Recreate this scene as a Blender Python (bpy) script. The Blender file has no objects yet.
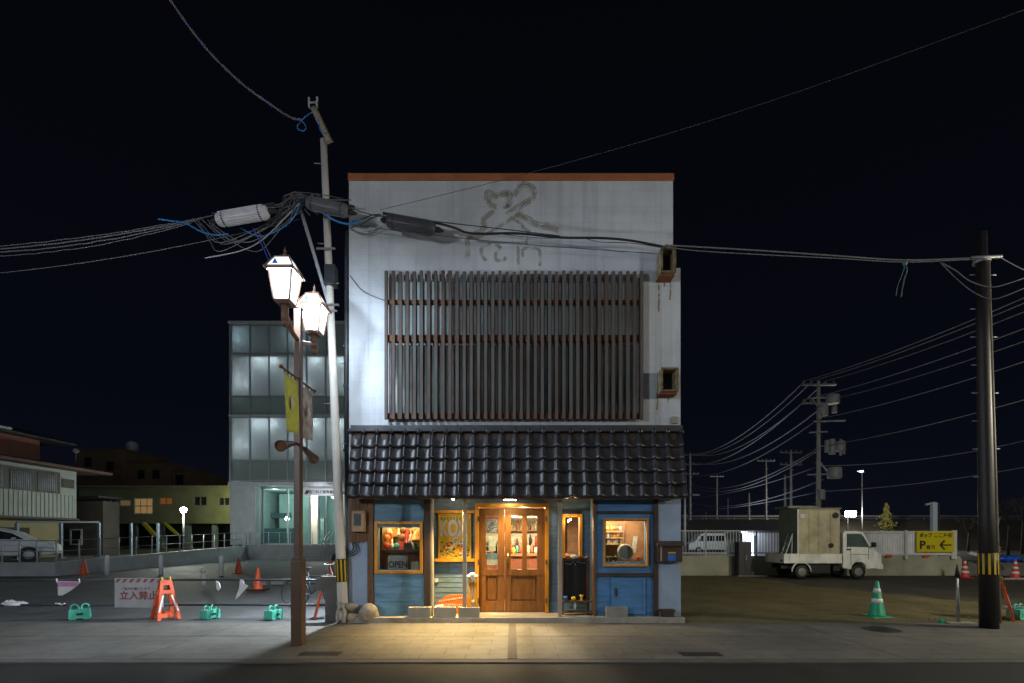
import bpy, bmesh, math, random
from mathutils import Vector, Matrix, Euler
random.seed(7)
C = bpy.context.scene.collection
PI = math.pi
R = math.radians
FP, HZ, EY = 500.0, 537.0, 1.6          # focal length in pixels, horizon row, eye height
def at(px, py, Y): return Vector(((px-512)/FP*Y, Y, EY+(HZ-py)/FP*Y))
def ax(px, Y): return (px-512)/FP*Y
def az(py, Y): return EY+(HZ-py)/FP*Y

# ------------------------------------------------------------------ materials
_m = {}
def newmat(name):
    m = bpy.data.materials.new(name); m.use_nodes = True
    nt = m.node_tree; nt.nodes.clear()
    o = nt.nodes.new('ShaderNodeOutputMaterial')
    return m, nt, o
def L(nt, a, b): nt.links.new(a, b)
def mat(name, col=(.5,.5,.5), rough=.6, metal=0, amp=.25, scale=3, bump=.0, bscale=40, col2=None, spec=.5, thresh=(.4,.65), stretch=(1,1,1)):
    if name in _m: return _m[name]
    m, nt, o = newmat(name); N = nt.nodes
    b = N.new('ShaderNodeBsdfPrincipled'); L(nt, b.outputs[0], o.inputs[0])
    b.inputs['Roughness'].default_value = rough; b.inputs['Metallic'].default_value = metal
    b.inputs['Specular IOR Level'].default_value = spec
    g = N.new('ShaderNodeNewGeometry')
    mp = N.new('ShaderNodeMapping'); L(nt, g.outputs['Position'], mp.inputs[0]); mp.inputs['Scale'].default_value = stretch
    n = N.new('ShaderNodeTexNoise'); n.inputs['Scale'].default_value = scale; n.inputs['Detail'].default_value = 7; n.inputs['Roughness'].default_value=.62
    L(nt, mp.outputs[0], n.inputs['Vector'])
    r = N.new('ShaderNodeValToRGB'); L(nt, n.outputs[0], r.inputs[0])
    r.color_ramp.elements[0].position = thresh[0]-.1; r.color_ramp.elements[1].position = thresh[1]
    c2 = col2 if col2 else tuple(min(1, c*(1+amp)) for c in col)
    c1 = col if col2 else tuple(c*(1-amp) for c in col)
    r.color_ramp.elements[0].color = (*c1, 1); r.color_ramp.elements[1].color = (*c2, 1)
    L(nt, r.outputs[0], b.inputs['Base Color'])
    rr = N.new('ShaderNodeMapRange'); L(nt, n.outputs[0], rr.inputs[0])
    rr.inputs['To Min'].default_value = max(0, rough-.12); rr.inputs['To Max'].default_value = min(1, rough+.12); L(nt, rr.outputs[0], b.inputs['Roughness'])
    if bump:
        n2 = N.new('ShaderNodeTexNoise'); n2.inputs['Scale'].default_value = bscale; n2.inputs['Detail'].default_value = 5
        L(nt, mp.outputs[0], n2.inputs['Vector'])
        bp = N.new('ShaderNodeBump'); bp.inputs['Strength'].default_value = bump; bp.inputs['Distance'].default_value = .02
        L(nt, n2.outputs[0], bp.inputs['Height']); L(nt, bp.outputs[0], b.inputs['Normal'])
    _m[name] = m; return m
def emit(name, col, s):
    if name in _m: return _m[name]
    m, nt, o = newmat(name); e = nt.nodes.new('ShaderNodeEmission')
    e.inputs[0].default_value = (*col, 1); e.inputs[1].default_value = s; L(nt, e.outputs[0], o.inputs[0])
    _m[name] = m; return m
def glass(name, tint=(.9,.95,.95), fac=.12, rough=.02, milk=0.0, mcol=(.5,.7,.7)):
    if name in _m: return _m[name]
    m, nt, o = newmat(name); N = nt.nodes
    t = N.new('ShaderNodeBsdfTransparent'); t.inputs[0].default_value = (*tint, 1)
    g = N.new('ShaderNodeBsdfGlossy'); g.inputs['Roughness'].default_value = rough
    x = N.new('ShaderNodeMixShader'); x.inputs[0].default_value = fac
    if milk:
        d = N.new('ShaderNodeBsdfDiffuse'); d.inputs[0].default_value = (*mcol, 1)
        tr = N.new('ShaderNodeBsdfTranslucent'); tr.inputs[0].default_value = (*mcol, 1)
        dd = N.new('ShaderNodeMixShader'); dd.inputs[0].default_value = .5; L(nt, d.outputs[0], dd.inputs[1]); L(nt, tr.outputs[0], dd.inputs[2])
        y = N.new('ShaderNodeMixShader'); y.inputs[0].default_value = milk
        L(nt, t.outputs[0], y.inputs[1]); L(nt, dd.outputs[0], y.inputs[2]); L(nt, y.outputs[0], x.inputs[1])
    else: L(nt, t.outputs[0], x.inputs[1])
    L(nt, g.outputs[0], x.inputs[2]); L(nt, x.outputs[0], o.inputs[0])
    _m[name] = m; return m

def plaster_mat():
    m, nt, o = newmat('aged_plaster'); N = nt.nodes
    b = N.new('ShaderNodeBsdfPrincipled'); L(nt, b.outputs[0], o.inputs[0]); b.inputs['Roughness'].default_value = .75
    g = N.new('ShaderNodeNewGeometry')
    n1 = N.new('ShaderNodeTexNoise'); n1.inputs['Scale'].default_value = .9; n1.inputs['Detail'].default_value = 9; n1.inputs['Roughness'].default_value = .65
    L(nt, g.outputs['Position'], n1.inputs['Vector'])
    r1 = N.new('ShaderNodeValToRGB'); L(nt, n1.outputs[0], r1.inputs[0])
    r1.color_ramp.elements[0].position = .32; r1.color_ramp.elements[0].color = (.47,.50,.53,1)
    r1.color_ramp.elements[1].position = .62; r1.color_ramp.elements[1].color = (.62,.65,.69,1)
    # rain streaks
    mp = N.new('ShaderNodeMapping'); mp.inputs['Scale'].default_value = (7, 7, .35); L(nt, g.outputs['Position'], mp.inputs[0])
    n2 = N.new('ShaderNodeTexNoise'); n2.inputs['Scale'].default_value = 1; n2.inputs['Detail'].default_value = 6; L(nt, mp.outputs[0], n2.inputs['Vector'])
    r2 = N.new('ShaderNodeValToRGB'); L(nt, n2.outputs[0], r2.inputs[0]); r2.color_ramp.elements[0].position = .33; r2.color_ramp.elements[1].position = .5
    r2.color_ramp.elements[0].color = (.82,.83,.83,1); r2.color_ramp.elements[1].color = (1,1,1,1)
    x1 = N.new('ShaderNodeMix'); x1.data_type = 'RGBA'; x1.blend_type = 'MULTIPLY'; x1.inputs[0].default_value = .8
    L(nt, r1.outputs[0], x1.inputs[6]); L(nt, r2.outputs[0], x1.inputs[7])
    # faint block joints
    mp2 = N.new('ShaderNodeMapping'); mp2.inputs['Rotation'].default_value = (PI/2, 0, 0); L(nt, g.outputs['Position'], mp2.inputs[0])
    br = N.new('ShaderNodeTexBrick'); br.offset = .0; br.inputs['Scale'].default_value = 1; br.inputs['Brick Width'].default_value = .455; br.inputs['Row Height'].default_value = .303
    br.inputs['Mortar Size'].default_value = .008; br.inputs['Mortar Smooth'].default_value = .8
    br.inputs['Color1'].default_value = (1,1,1,1); br.inputs['Color2'].default_value = (.95,.95,.95,1); br.inputs['Mortar'].default_value = (.80,.81,.82,1)
    L(nt, mp2.outputs[0], br.inputs['Vector'])
    x2 = N.new('ShaderNodeMix'); x2.data_type = 'RGBA'; x2.blend_type = 'MULTIPLY'; x2.inputs[0].default_value = .8
    L(nt, x1.outputs[2], x2.inputs[6]); L(nt, br.outputs[0], x2.inputs[7])
    # hair cracks
    v = N.new('ShaderNodeTexVoronoi'); v.feature = 'DISTANCE_TO_EDGE'; v.inputs['Scale'].default_value = .9
    nd = N.new('ShaderNodeTexNoise'); nd.inputs['Scale'].default_value = 3; L(nt, g.outputs['Position'], nd.inputs['Vector'])
    mx = N.new('ShaderNodeMix'); mx.data_type = 'RGBA'; mx.blend_type = 'ADD'; mx.inputs[0].default_value = .5
    L(nt, g.outputs['Position'], mx.inputs[6]); L(nt, nd.outputs['Color'], mx.inputs[7]); L(nt, mx.outputs[2], v.inputs['Vector'])
    r3 = N.new('ShaderNodeValToRGB'); L(nt, v.outputs['Distance'], r3.inputs[0]); r3.color_ramp.elements[0].position = 0; r3.color_ramp.elements[1].position = .008
    r3.color_ramp.elements[0].color = (.85,.84,.82,1); r3.color_ramp.elements[1].color = (1,1,1,1)
    x3 = N.new('ShaderNodeMix'); x3.data_type = 'RGBA'; x3.blend_type = 'MULTIPLY'; x3.inputs[0].default_value = .7
    L(nt, x2.outputs[2], x3.inputs[6]); L(nt, r3.outputs[0], x3.inputs[7]); L(nt, x3.outputs[2], b.inputs['Base Color'])
    bp = N.new('ShaderNodeBump'); bp.inputs['Strength'].default_value = .25; bp.inputs['Distance'].default_value = .01
    n4 = N.new('ShaderNodeTexNoise'); n4.inputs['Scale'].default_value = 25; n4.inputs['Detail'].default_value = 6; L(nt, g.outputs['Position'], n4.inputs['Vector'])
    L(nt, n4.outputs[0], bp.inputs['Height']); L(nt, bp.outputs[0], b.inputs['Normal'])
    return m
def paving_mat():
    m, nt, o = newmat('sidewalk_paving'); N = nt.nodes
    b = N.new('ShaderNodeBsdfPrincipled'); L(nt, b.outputs[0], o.inputs[0])
    g = N.new('ShaderNodeNewGeometry')
    n1 = N.new('ShaderNodeTexNoise'); n1.inputs['Scale'].default_value = .7; n1.inputs['Detail'].default_value = 8; n1.inputs['Roughness'].default_value = .65
    L(nt, g.outputs['Position'], n1.inputs['Vector'])
    r1 = N.new('ShaderNodeValToRGB'); L(nt, n1.outputs[0], r1.inputs[0])
    r1.color_ramp.elements[0].position = .3; r1.color_ramp.elements[0].color = (.088,.084,.076,1)
    r1.color_ramp.elements[1].position = .66; r1.color_ramp.elements[1].color = (.17,.163,.148,1)
    br = N.new('ShaderNodeTexBrick'); br.inputs['Scale'].default_value = 1; br.inputs['Brick Width'].default_value = .62; br.inputs['Row Height'].default_value = .31
    br.inputs['Mortar Size'].default_value = .007; br.inputs['Mortar Smooth'].default_value = .5; br.offset = .5
    br.inputs['Color1'].default_value = (1,1,1,1); br.inputs['Color2'].default_value = (.84,.84,.85,1); br.inputs['Mortar'].default_value = (.30,.29,.27,1)
    L(nt, g.outputs['Position'], br.inputs['Vector'])
    x = N.new('ShaderNodeMix'); x.data_type = 'RGBA'; x.blend_type = 'MULTIPLY'; x.inputs[0].default_value = .85
    L(nt, r1.outputs[0], x.inputs[6]); L(nt, br.outputs[0], x.inputs[7])
    n3 = N.new('ShaderNodeTexNoise'); n3.inputs['Scale'].default_value = 5; n3.inputs['Detail'].default_value = 9; n3.inputs['Roughness'].default_value=.7
    L(nt, g.outputs['Position'], n3.inputs['Vector'])
    r3 = N.new('ShaderNodeValToRGB'); L(nt, n3.outputs[0], r3.inputs[0]); r3.color_ramp.elements[0].position = .36; r3.color_ramp.elements[1].position = .5
    r3.color_ramp.elements[0].color = (.68,.67,.66,1); r3.color_ramp.elements[1].color = (1,1,1,1)
    x2 = N.new('ShaderNodeMix'); x2.data_type = 'RGBA'; x2.blend_type = 'MULTIPLY'; x2.inputs[0].default_value = .7
    L(nt, x.outputs[2], x2.inputs[6]); L(nt, r3.outputs[0], x2.inputs[7]); L(nt, x2.outputs[2], b.inputs['Base Color'])
    b.inputs['Roughness'].default_value = .72
    bp = N.new('ShaderNodeBump'); bp.inputs['Strength'].default_value = .35; bp.inputs['Distance'].default_value = .006
    L(nt, br.outputs['Fac'], bp.inputs['Height']); bp.invert = True
    n4 = N.new('ShaderNodeTexNoise'); n4.inputs['Scale'].default_value = 60; L(nt, g.outputs['Position'], n4.inputs['Vector'])
    bp2 = N.new('ShaderNodeBump'); bp2.inputs['Strength'].default_value = .2; bp2.inputs['Distance'].default_value = .006
    L(nt, n4.outputs[0], bp2.inputs['Height']); L(nt, bp.outputs[0], bp2.inputs['Normal']); L(nt, bp2.outputs[0], b.inputs['Normal'])
    return m
PLASTER = plaster_mat(); PAVING = paving_mat()
ASPHALT = mat('lot_asphalt', (.085,.089,.095), .7, amp=.35, scale=.8, bump=.35, bscale=70)
ROADM = mat('road_asphalt', (.012,.0115,.011), .8, amp=.5, scale=2.4, bump=.4, bscale=90)
DIRT = mat('bare_soil', (.065,.055,.022), .95, amp=.4, scale=1.1, bump=.9, bscale=14, col2=(.15,.122,.05), thresh=(.35,.68))
CONC = mat('concrete', (.27,.265,.23), .85, amp=.22, scale=1.4, bump=.3, bscale=30, spec=.3)
DCONC = mat('stained_concrete', (.16,.155,.14), .85, amp=.3, scale=3, bump=.3, bscale=30, spec=.3)
BLUE = mat('blue_paint', (.12,.26,.39), .55, amp=.25, scale=2.5, bump=.15, stretch=(1,1,6))
BBLUE = mat('bright_blue_paint', (.075,.21,.42), .5, amp=.2, scale=2.5, bump=.12, stretch=(1,1,5))
GBLUE = mat('weathered_blue_boards', (.14,.22,.31), .9, spec=.15, amp=.22, scale=3, bump=.25, stretch=(1,1,7))
WBLUE = mat('pale_blue_render', (.30,.38,.52), .75, amp=.12, scale=2, bump=.2)
ORANGE = mat('amber_varnished_wood', (.52,.22,.018), .4, amp=.22, scale=9, stretch=(1,1,.25))
DOORW = mat('door_oak', (.19,.082,.022), .38, amp=.32, scale=22, bump=.1, stretch=(1,1,.12))
TIMBER = mat('brown_timber', (.13,.065,.028), .65, amp=.35, scale=14, bump=.25, stretch=(1,1,.15))
DTIMB = mat('dark_timber', (.05,.03,.02), .7, amp=.3, scale=10, bump=.2, stretch=(1,1,.3))
GTIMB = mat('grey_post_paint', (.32,.28,.23), .65, amp=.2, scale=6, bump=.15, stretch=(1,1,.3))
TILE = mat('glazed_roof_tile', (.022,.021,.024), .33, amp=.5, scale=5, bump=.08, bscale=12)
TRIM = mat('terracotta_cap', (.36,.12,.045), .6, amp=.2, scale=3)
SLAT = mat('weathered_slat', (.10,.089,.083), .75, amp=.25, scale=1.9, col2=(.085,.05,.037), thresh=(.5,.66), bump=.1, stretch=(2.2,1,.5))
RUST = mat('rusty_steel', (.12,.045,.02), .85, amp=.4, scale=7, col2=(.24,.085,.03), bump=.3)
BROWN = mat('brown_lamp_paint', (.095,.052,.03), .45, amp=.18, scale=6, bump=.05)
BRACK = mat('bronze_bracket', (.17,.10,.07), .5, amp=.2, scale=8)
WPOLE = mat('galvanised_pole', (.66,.63,.58), .55, amp=.18, scale=3, bump=.1, stretch=(1,1,.3))
BPOLE = mat('dark_brown_pole', (.013,.009,.0095), .5, amp=.25, scale=2, bump=.08)
GSTEEL = mat('galvanised_steel', (.32,.33,.34), .45, .6, amp=.2, scale=6)
LSTEEL = mat('pale_grey_metal', (.42,.44,.47), .5, .1, amp=.15, scale=5)
DSTEEL = mat('dark_grey_metal', (.045,.048,.055), .5, .3, amp=.2, scale=5)
BLACK = mat('black_rubber', (.014,.014,.016), .6, amp=.2, scale=6)
CABLE = mat('cable_sheath', (.05,.05,.055), .5, amp=.1, scale=3)
GCABLE = mat('grey_cable', (.18,.18,.19), .5, amp=.1, scale=3)
BCABLE = mat('blue_cable', (.03,.22,.62), .4, amp=.1, scale=3)
CLOS = mat('closure_plastic', (.62,.62,.66), .4, amp=.12, scale=7)
CLOSD = mat('dark_closure_plastic', (.06,.06,.07), .45, amp=.15, scale=7)
YEL = mat('yellow_band', (.62,.40,.01), .5, amp=.1, scale=5)
WHITE = mat('white_paint', (.62,.63,.63), .5, amp=.12, scale=3)
CREAM = mat('cream_panel', (.44,.40,.27), .6, amp=.28, scale=2.2, bump=.15, bscale=3)
TRUCKW = mat('truck_white_paint', (.82,.84,.80), .35, amp=.2, scale=2.5)
CANVAS = mat('grey_box_side', (.20,.21,.17), .7, amp=.3, scale=3)
CONE = mat('orange_cone_plastic', (.62,.085,.025), .55, amp=.3, scale=5)
RED = mat('red_plastic', (.60,.04,.025), .5, amp=.1, scale=5)
GREEN = mat('green_cone_plastic', (.01,.33,.17), .45, amp=.1, scale=5)
TEAL = mat('teal_plastic', (.08,.46,.34), .45, amp=.12, scale=5)
REFL = mat('reflective_white', (.72,.72,.72), .35, amp=.05, scale=5)
SACK = mat('burlap_sack', (.36,.31,.24), .9, amp=.25, scale=9, bump=.5, bscale=45)
FLAGY = mat('yellow_green_cloth', (.50,.54,.10), .8, amp=.18, scale=6)
FLAGW = mat('faded_print_cloth', (.45,.42,.44), .8, amp=.15, scale=9, col2=(.20,.17,.22), thresh=(.5,.6))
PAPER = mat('white_sheet', (.60,.58,.60), .8, amp=.1, scale=9)
PINK = mat('pink_print', (.50,.22,.40), .8, amp=.15, scale=9)
SIGNY = mat('yellow_sign_board', (.60,.52,.01), .5, amp=.06, scale=2)
INKB = mat('dark_brown_ink', (.05,.02,.02), .6, amp=.05)
INKR = mat('red_ink', (.30,.07,.075), .6, amp=.2, scale=10)
STAIN = mat('glue_residue', (.215,.18,.105), .9, amp=.35, scale=9)
PANE = glass('window_glass', fac=.07)
DPANE = mat('grey_green_glass', (.09,.115,.11), .2, amp=.35, scale=1.5)
FOLI = mat('dry_leaf', (.11,.105,.02), .8, amp=.3, scale=5)
BARK = mat('bark', (.07,.055,.04), .9, amp=.3, scale=8, bump=.4)

# ------------------------------------------------------------------ builders
class MB:
    def __init__(s): s.bm = bmesh.new(); s.mi = 0
    def _f(s, vs):
        try:
            f = s.bm.faces.new(vs); f.material_index = s.mi; return f
        except ValueError: return None
    def box(s, x0, x1, y0, y1, z0, z1, M=None):
        if x0 > x1: x0, x1 = x1, x0
        if y0 > y1: y0, y1 = y1, y0
        if z0 > z1: z0, z1 = z1, z0
        p = [Vector(c) for c in ((x0,y0,z0),(x1,y0,z0),(x1,y1,z0),(x0,y1,z0),(x0,y0,z1),(x1,y0,z1),(x1,y1,z1),(x0,y1,z1))]
        if M is not None: p = [M @ q for q in p]
        v = [s.bm.verts.new(q) for q in p]
        for f in ((3,2,1,0),(4,5,6,7),(0,1,5,4),(1,2,6,5),(2,3,7,6),(3,0,4,7)): s._f([v[i] for i in f])
        return s
    def bar(s, a, b, w, h=None, up=Vector((0,0,1))):       # rectangular bar a->b
        a, b = Vector(a), Vector(b); h = h or w; d = b-a; l = d.length; d.normalize()
        if abs(d.dot(up)) > .98: up = Vector((0,1,0))
        x = d.cross(up).normalized(); y = x.cross(d).normalized()
        M = Matrix.Translation(a) @ Matrix((x, d, y)).transposed().to_4x4()
        return s.box(-w/2, w/2, 0, l, -h/2, h/2, M)
    def tube(s, pts, r, n=8, cap=True):
        pts = [Vector(p) for p in pts]; k = len(pts)
        rs = r if isinstance(r, (list, tuple)) else [r]*k
        rings = []; ref = None
        for i, p in enumerate(pts):
            d = (pts[min(i+1,k-1)]-pts[max(i-1,0)]).normalized()
            if ref is None: ref = Vector((0,0,1)) if abs(d.z) < .9 else Vector((1,0,0))
            x = d.cross(ref)
            if x.length < 1e-4: x = d.cross(Vector((0,1,0)))
            x.normalize(); y = d.cross(x).normalized(); 
            rings.append([s.bm.verts.new(p+(x*math.cos(2*PI*j/n)+y*math.sin(2*PI*j/n))*rs[i]) for j in range(n)])
        for i in range(k-1):
            for j in range(n):
                f = s._f([rings[i][j], rings[i][(j+1)%n], rings[i+1][(j+1)%n], rings[i+1][j]])
                if f: f.smooth = True
        if cap: s._f(rings[0][::-1]); s._f(rings[-1])
        return s
    def lathe(s, c, prof, n=16, axis=None, sq=False):           # prof: (r, h) along axis
        c = Vector(c); a = Vector(axis).normalized() if axis is not None else Vector((0,0,1))
        t = Vector((1,0,0)) if abs(a.x) < .9 else Vector((0,1,0))
        x = (t - a*t.dot(a)).normalized(); y = a.cross(x)
        off = PI/4 if sq else 0
        if sq: n = 4
        rings = []
        for r, h in prof:
            rr = r*math.sqrt(2) if sq else r
            rings.append([s.bm.verts.new(c+a*h+(x*math.cos(2*PI*j/n+off)+y*math.sin(2*PI*j/n+off))*max(rr,.0005)) for j in range(n)])
        for i in range(len(prof)-1):
            for j in range(n):
                f = s._f([rings[i][j], rings[i][(j+1)%n], rings[i+1][(j+1)%n], rings[i+1][j]])
                if f and not sq: f.smooth = True
        s._f(rings[0][::-1]); s._f(rings[-1]); return s
    def prism(s, poly, y0, y1, plane='XZ', M=None):               # polygon extruded along the third axis
        def v3(a, b, t): return {'XZ': (a, t, b), 'YZ': (t, a, b), 'XY': (a, b, t)}[plane]
        A = [Vector(v3(a, b, y0)) for a, b in poly]; B = [Vector(v3(a, b, y1)) for a, b in poly]
        if M is not None: A = [M @ q for q in A]; B = [M @ q for q in B]
        A = [s.bm.verts.new(q) for q in A]; B = [s.bm.verts.new(q) for q in B]
        s._f(A); s._f(B[::-1]); k = len(A)
        for i in range(k): s._f([A[i], B[i], B[(i+1)%k], A[(i+1)%k]])
        return s
    def ball(s, c, r, sc=(1,1,1), seg=12, jit=0):
        M = Matrix.Translation(c) @ Matrix.Diagonal((sc[0]*r, sc[1]*r, sc[2]*r, 1))
        g = bmesh.ops.create_uvsphere(s.bm, u_segments=seg, v_segments=max(6, seg//2+2), radius=1, matrix=M)
        for v in g['verts']:
            if jit: v.co += Vector((random.uniform(-jit,jit),)*3)
            for f in v.link_faces: f.smooth = True; f.material_index = s.mi
        return s
    def holes(s, x0, x1, z0, z1, y0, y1, hs):                  # a wall in the XZ plane with rectangular holes
        xs = sorted({x0, x1, *[v for h in hs for v in h[:2] if x0 < v < x1]}); zs = sorted({z0, z1, *[v for h in hs for v in h[2:] if z0 < v < z1]})
        def solid(i, j):
            if not (0 <= i < len(xs)-1 and 0 <= j < len(zs)-1): return False
            cx, cz = (xs[i]+xs[i+1])/2, (zs[j]+zs[j+1])/2
            return not any(h[0] < cx < h[1] and h[2] < cz < h[3] for h in hs)
        V = {}
        def v(i, j, y):
            if (i,j,y) not in V: V[(i,j,y)] = s.bm.verts.new((xs[i], y, zs[j]))
            return V[(i,j,y)]
        for i in range(len(xs)-1):
            for j in range(len(zs)-1):
                if not solid(i, j): continue
                s._f([v(i,j,y0), v(i+1,j,y0), v(i+1,j+1,y0), v(i,j+1,y0)])
                s._f([v(i,j+1,y1), v(i+1,j+1,y1), v(i+1,j,y1), v(i,j,y1)])
                if not solid(i-1, j): s._f([v(i,j,y0), v(i,j+1,y0), v(i,j+1,y1), v(i,j,y1)])
                if not solid(i+1, j): s._f([v(i+1,j,y1), v(i+1,j+1,y1), v(i+1,j+1,y0), v(i+1,j,y0)])
                if not solid(i, j-1): s._f([v(i,j,y1), v(i+1,j,y1), v(i+1,j,y0), v(i,j,y0)])
                if not solid(i, j+1): s._f([v(i,j+1,y0), v(i+1,j+1,y0), v(i+1,j+1,y1), v(i,j+1,y1)])
        return s
    def clap(s, x0, x1, yw, z0, z1, hs=(), pitch=.105, t=.022):   # lapped boards proud of plane y=yw (towards -Y)
        z = z0
        while z < z1-.01:
            ze = min(z+pitch-.004, z1)
            segs = [(x0, x1)]
            for h in hs:
                if h[2] < (z+ze)/2 < h[3]:
                    ns = []
                    for a, b in segs:
                        if h[1] <= a or h[0] >= b: ns.append((a, b)); continue
                        if h[0] > a: ns.append((a, h[0]))
                        if h[1] < b: ns.append((h[1], b))
                    segs = ns
            for a, b in segs:
                j = random.uniform(-.002,.002)
                s.prism([(yw-t-j, z), (yw-.005, ze), (yw+.002, ze), (yw+.002, z)], a, b, 'YZ')
            z += pitch
        return s
    def frame(s, x0, x1, z0, z1, y0, y1, w):
        s.box(x0, x0+w, y0, y1, z0, z1); s.box(x1-w, x1, y0, y1, z0, z1)
        s.box(x0+w, x1-w, y0, y1, z0, z0+w); s.box(x0+w, x1-w, y0, y1, z1-w, z1); return s
    def build(s, name, mats, parent=None, bevel=0, origin=None, seg=2):
        bm = s.bm
        bmesh.ops.recalc_face_normals(bm, faces=bm.faces)
        if bevel:
            es = [e for e in bm.edges if len(e.link_faces) == 2 and e.calc_face_angle(0) > .6]
            bmesh.ops.bevel(bm, geom=es, offset=bevel, segments=seg, affect='EDGES', profile=.6, clamp_overlap=True)
        if parent is not None:
            o = parent
            while o.parent: o = o.parent
            off = Vector(o.location)
        elif origin is not None: off = Vector(origin)
        else:
            mn = Vector([min(v.co[i] for v in bm.verts) for i in range(3)]); mxx = Vector([max(v.co[i] for v in bm.verts) for i in range(3)])
            off = Vector(((mn.x+mxx.x)/2, (mn.y+mxx.y)/2, mn.z))
        for v in bm.verts: v.co -= off
        me = bpy.data.meshes.new(name); bm.to_mesh(me); bm.free()
        for m in (mats if isinstance(mats, list) else [mats]): me.materials.append(m)
        ob = bpy.data.objects.new(name, me); C.objects.link(ob)
        if parent is not None: ob.parent = parent
        else: ob.location = off
        return ob
def tag(o, label=None, cat=None, group=None, kind=None):
    if label: o['label'] = label
    if cat: o['category'] = cat
    if group: o['group'] = group
    if kind: o['kind'] = kind
    return o
def thing(name, loc, label, cat, group=None):
    o = bpy.data.objects.new(name, None); o.location = loc; o.empty_display_size = .2; C.objects.link(o)
    return tag(o, label, cat, group)
def copy_tree(o, parent=None):
    c = o.copy(); C.objects.link(c)
    if parent is not None: c.parent = parent
    for ch in [q for q in C.objects if q.parent == o]: copy_tree(ch, c)
    return c
def dup(o, loc, rz=None, label=None, sc=None, group=None):
    c = copy_tree(o); c.location = loc
    if rz is not None: c.rotation_euler = (0,0,rz)
    if sc: c.scale = (sc,)*3
    if label: c['label'] = label
    if group: c['group'] = group
    return c
def text(name, body, size, loc, m, parent, ext=.002, align='CENTER', sx=1.0, bold=0.0, rz=0):
    cu = bpy.data.curves.new(name, 'FONT'); cu.body = body; cu.size = size; cu.extrude = ext; cu.align_x = align; cu.align_y = 'CENTER'; cu.offset = bold
    ob = bpy.data.objects.new(name, cu); C.objects.link(ob); bpy.context.view_layer.update()
    dg = bpy.context.evaluated_depsgraph_get(); me = bpy.data.meshes.new_from_object(ob.evaluated_get(dg))
    bpy.data.objects.remove(ob); 
    o = parent
    while o.parent: o = o.parent
    M = Matrix.Translation(Vector(loc)-Vector(o.location)) @ Matrix.Rotation(rz,4,'Z') @ Matrix.Rotation(PI/2,4,'X') @ Matrix.Diagonal((sx,1,1,1))
    me.transform(M); me.materials.clear(); me.materials.append(m); me.name = name
    r = bpy.data.objects.new(name, me); C.objects.link(r); r.parent = parent; return r
def wire_pts(a, b, sag, n=24, wob=0):
    a, b = Vector(a), Vector(b)
    return [a.lerp(b, i/n) - Vector((0,0,sag*4*(i/n)*(1-i/n))) + Vector((0,random.uniform(-wob,wob),random.uniform(-wob,wob))) for i in range(n+1)]
def smooth_pts(ps, k=6):
    ps = [Vector(p) for p in ps]; out = []
    for i in range(len(ps)-1):
        p0, p1, p2, p3 = ps[max(i-1,0)], ps[i], ps[i+1], ps[min(i+2,len(ps)-1)]
        for j in range(k):
            t = j/k
            out.append(.5*((2*p1)+(p2-p0)*t+(2*p0-5*p1+4*p2-p3)*t*t+(3*p1-p0-3*p2+p3)*t**3))
    out.append(ps[-1]); return out
def light(name, kind, loc, power, col, size=.05, rot=None, spot=None, blend=.5, parent=None, **kw):
    d = bpy.data.lights.new(name, kind); d.energy = power; d.color = col
    if kind == 'AREA': d.size = size
    else: d.shadow_soft_size = size
    if kind == 'SPOT' and spot: d.spot_size = spot; d.spot_blend = blend
    o = bpy.data.objects.new(name, d); C.objects.link(o)
    if rot: o.rotation_euler = rot
    if parent is not None:
        r = parent
        while r.parent: r = r.parent
        o.parent = parent; o.location = Vector(loc)-Vector(r.location)
    else: o.location = loc
    return o

# ------------------------------------------------------------------ ground
def struct(name, mb, m, **k): return tag(mb.build(name, m, **k), kind='structure')
struct('ground', MB().box(-400,400,-60,700,-.6,-.12), mat('far_ground', (.03,.03,.025), .95, amp=.4, scale=.1))
struct('road', MB().box(-120,120,-6,6.4,-.5,-.022), ROADM)
struct('kerb', MB().box(-60,60,6.4,6.56,-.5,-.002), mat('kerb_stone',(.085,.082,.075),.85,amp=.25,scale=3,bump=.3), bevel=.006)
sw = MB()
xs = [-60,-27,-19.5,-12.3,-5.0,5.2,12.5,20,60]
for a, b in zip(xs, xs[1:]):
    for y0, y1 in ((6.565,8.06),(8.078,9.34)): sw.box(a+.009, b-.009, y0, y1, -.4, .0)
struct('sidewalk', sw, PAVING)
struct('sidewalk_joint', MB().box(-60,60,6.5,9.38,-.45,-.012), DCONC)
struct('paving_band', MB().box(-.06,.07,6.58,9.28,-.2,.004), mat('band_brick',(.07,.062,.055),.85,amp=.4,scale=14,bump=.3))
for x_, y_ in ((-2.9,6.75),(2.3,6.72),(9.5,6.74)): struct('drain_cover', MB().box(x_,x_+.55,y_,y_+.22,-.1,.004), mat('drain_iron',(.03,.028,.026),.6,.4,amp=.3,scale=30), bevel=.002)
struct('parking_lot', MB().box(-80,-3.3,9.36,60,-.4,-.006), ASPHALT)
def relief(x0, x1, y0, y1, nx, ny, amp, z0):
    bm = MB(); V = []
    for j in range(ny+1):
        for i in range(nx+1):
            x = x0+(x1-x0)*i/nx; y = y0+(y1-y0)*j/ny
            e = min(1, min(y-y0, y1-y, x-x0)*1.2)
            h = (math.sin(x*1.3+y*.6)+math.sin(y*1.9-x*.5)+random.uniform(-.5,.5))*amp*.4*max(e,0); h = abs(h)
            V.append(bm.bm.verts.new((x, y, z0+h+amp*.3*e)))
    for j in range(ny):
        for i in range(nx):
            a = j*(nx+1)+i; f = bm._f([V[a], V[a+1], V[a+nx+2], V[a+nx+1]])
            if f: f.smooth = True
    return bm
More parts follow.
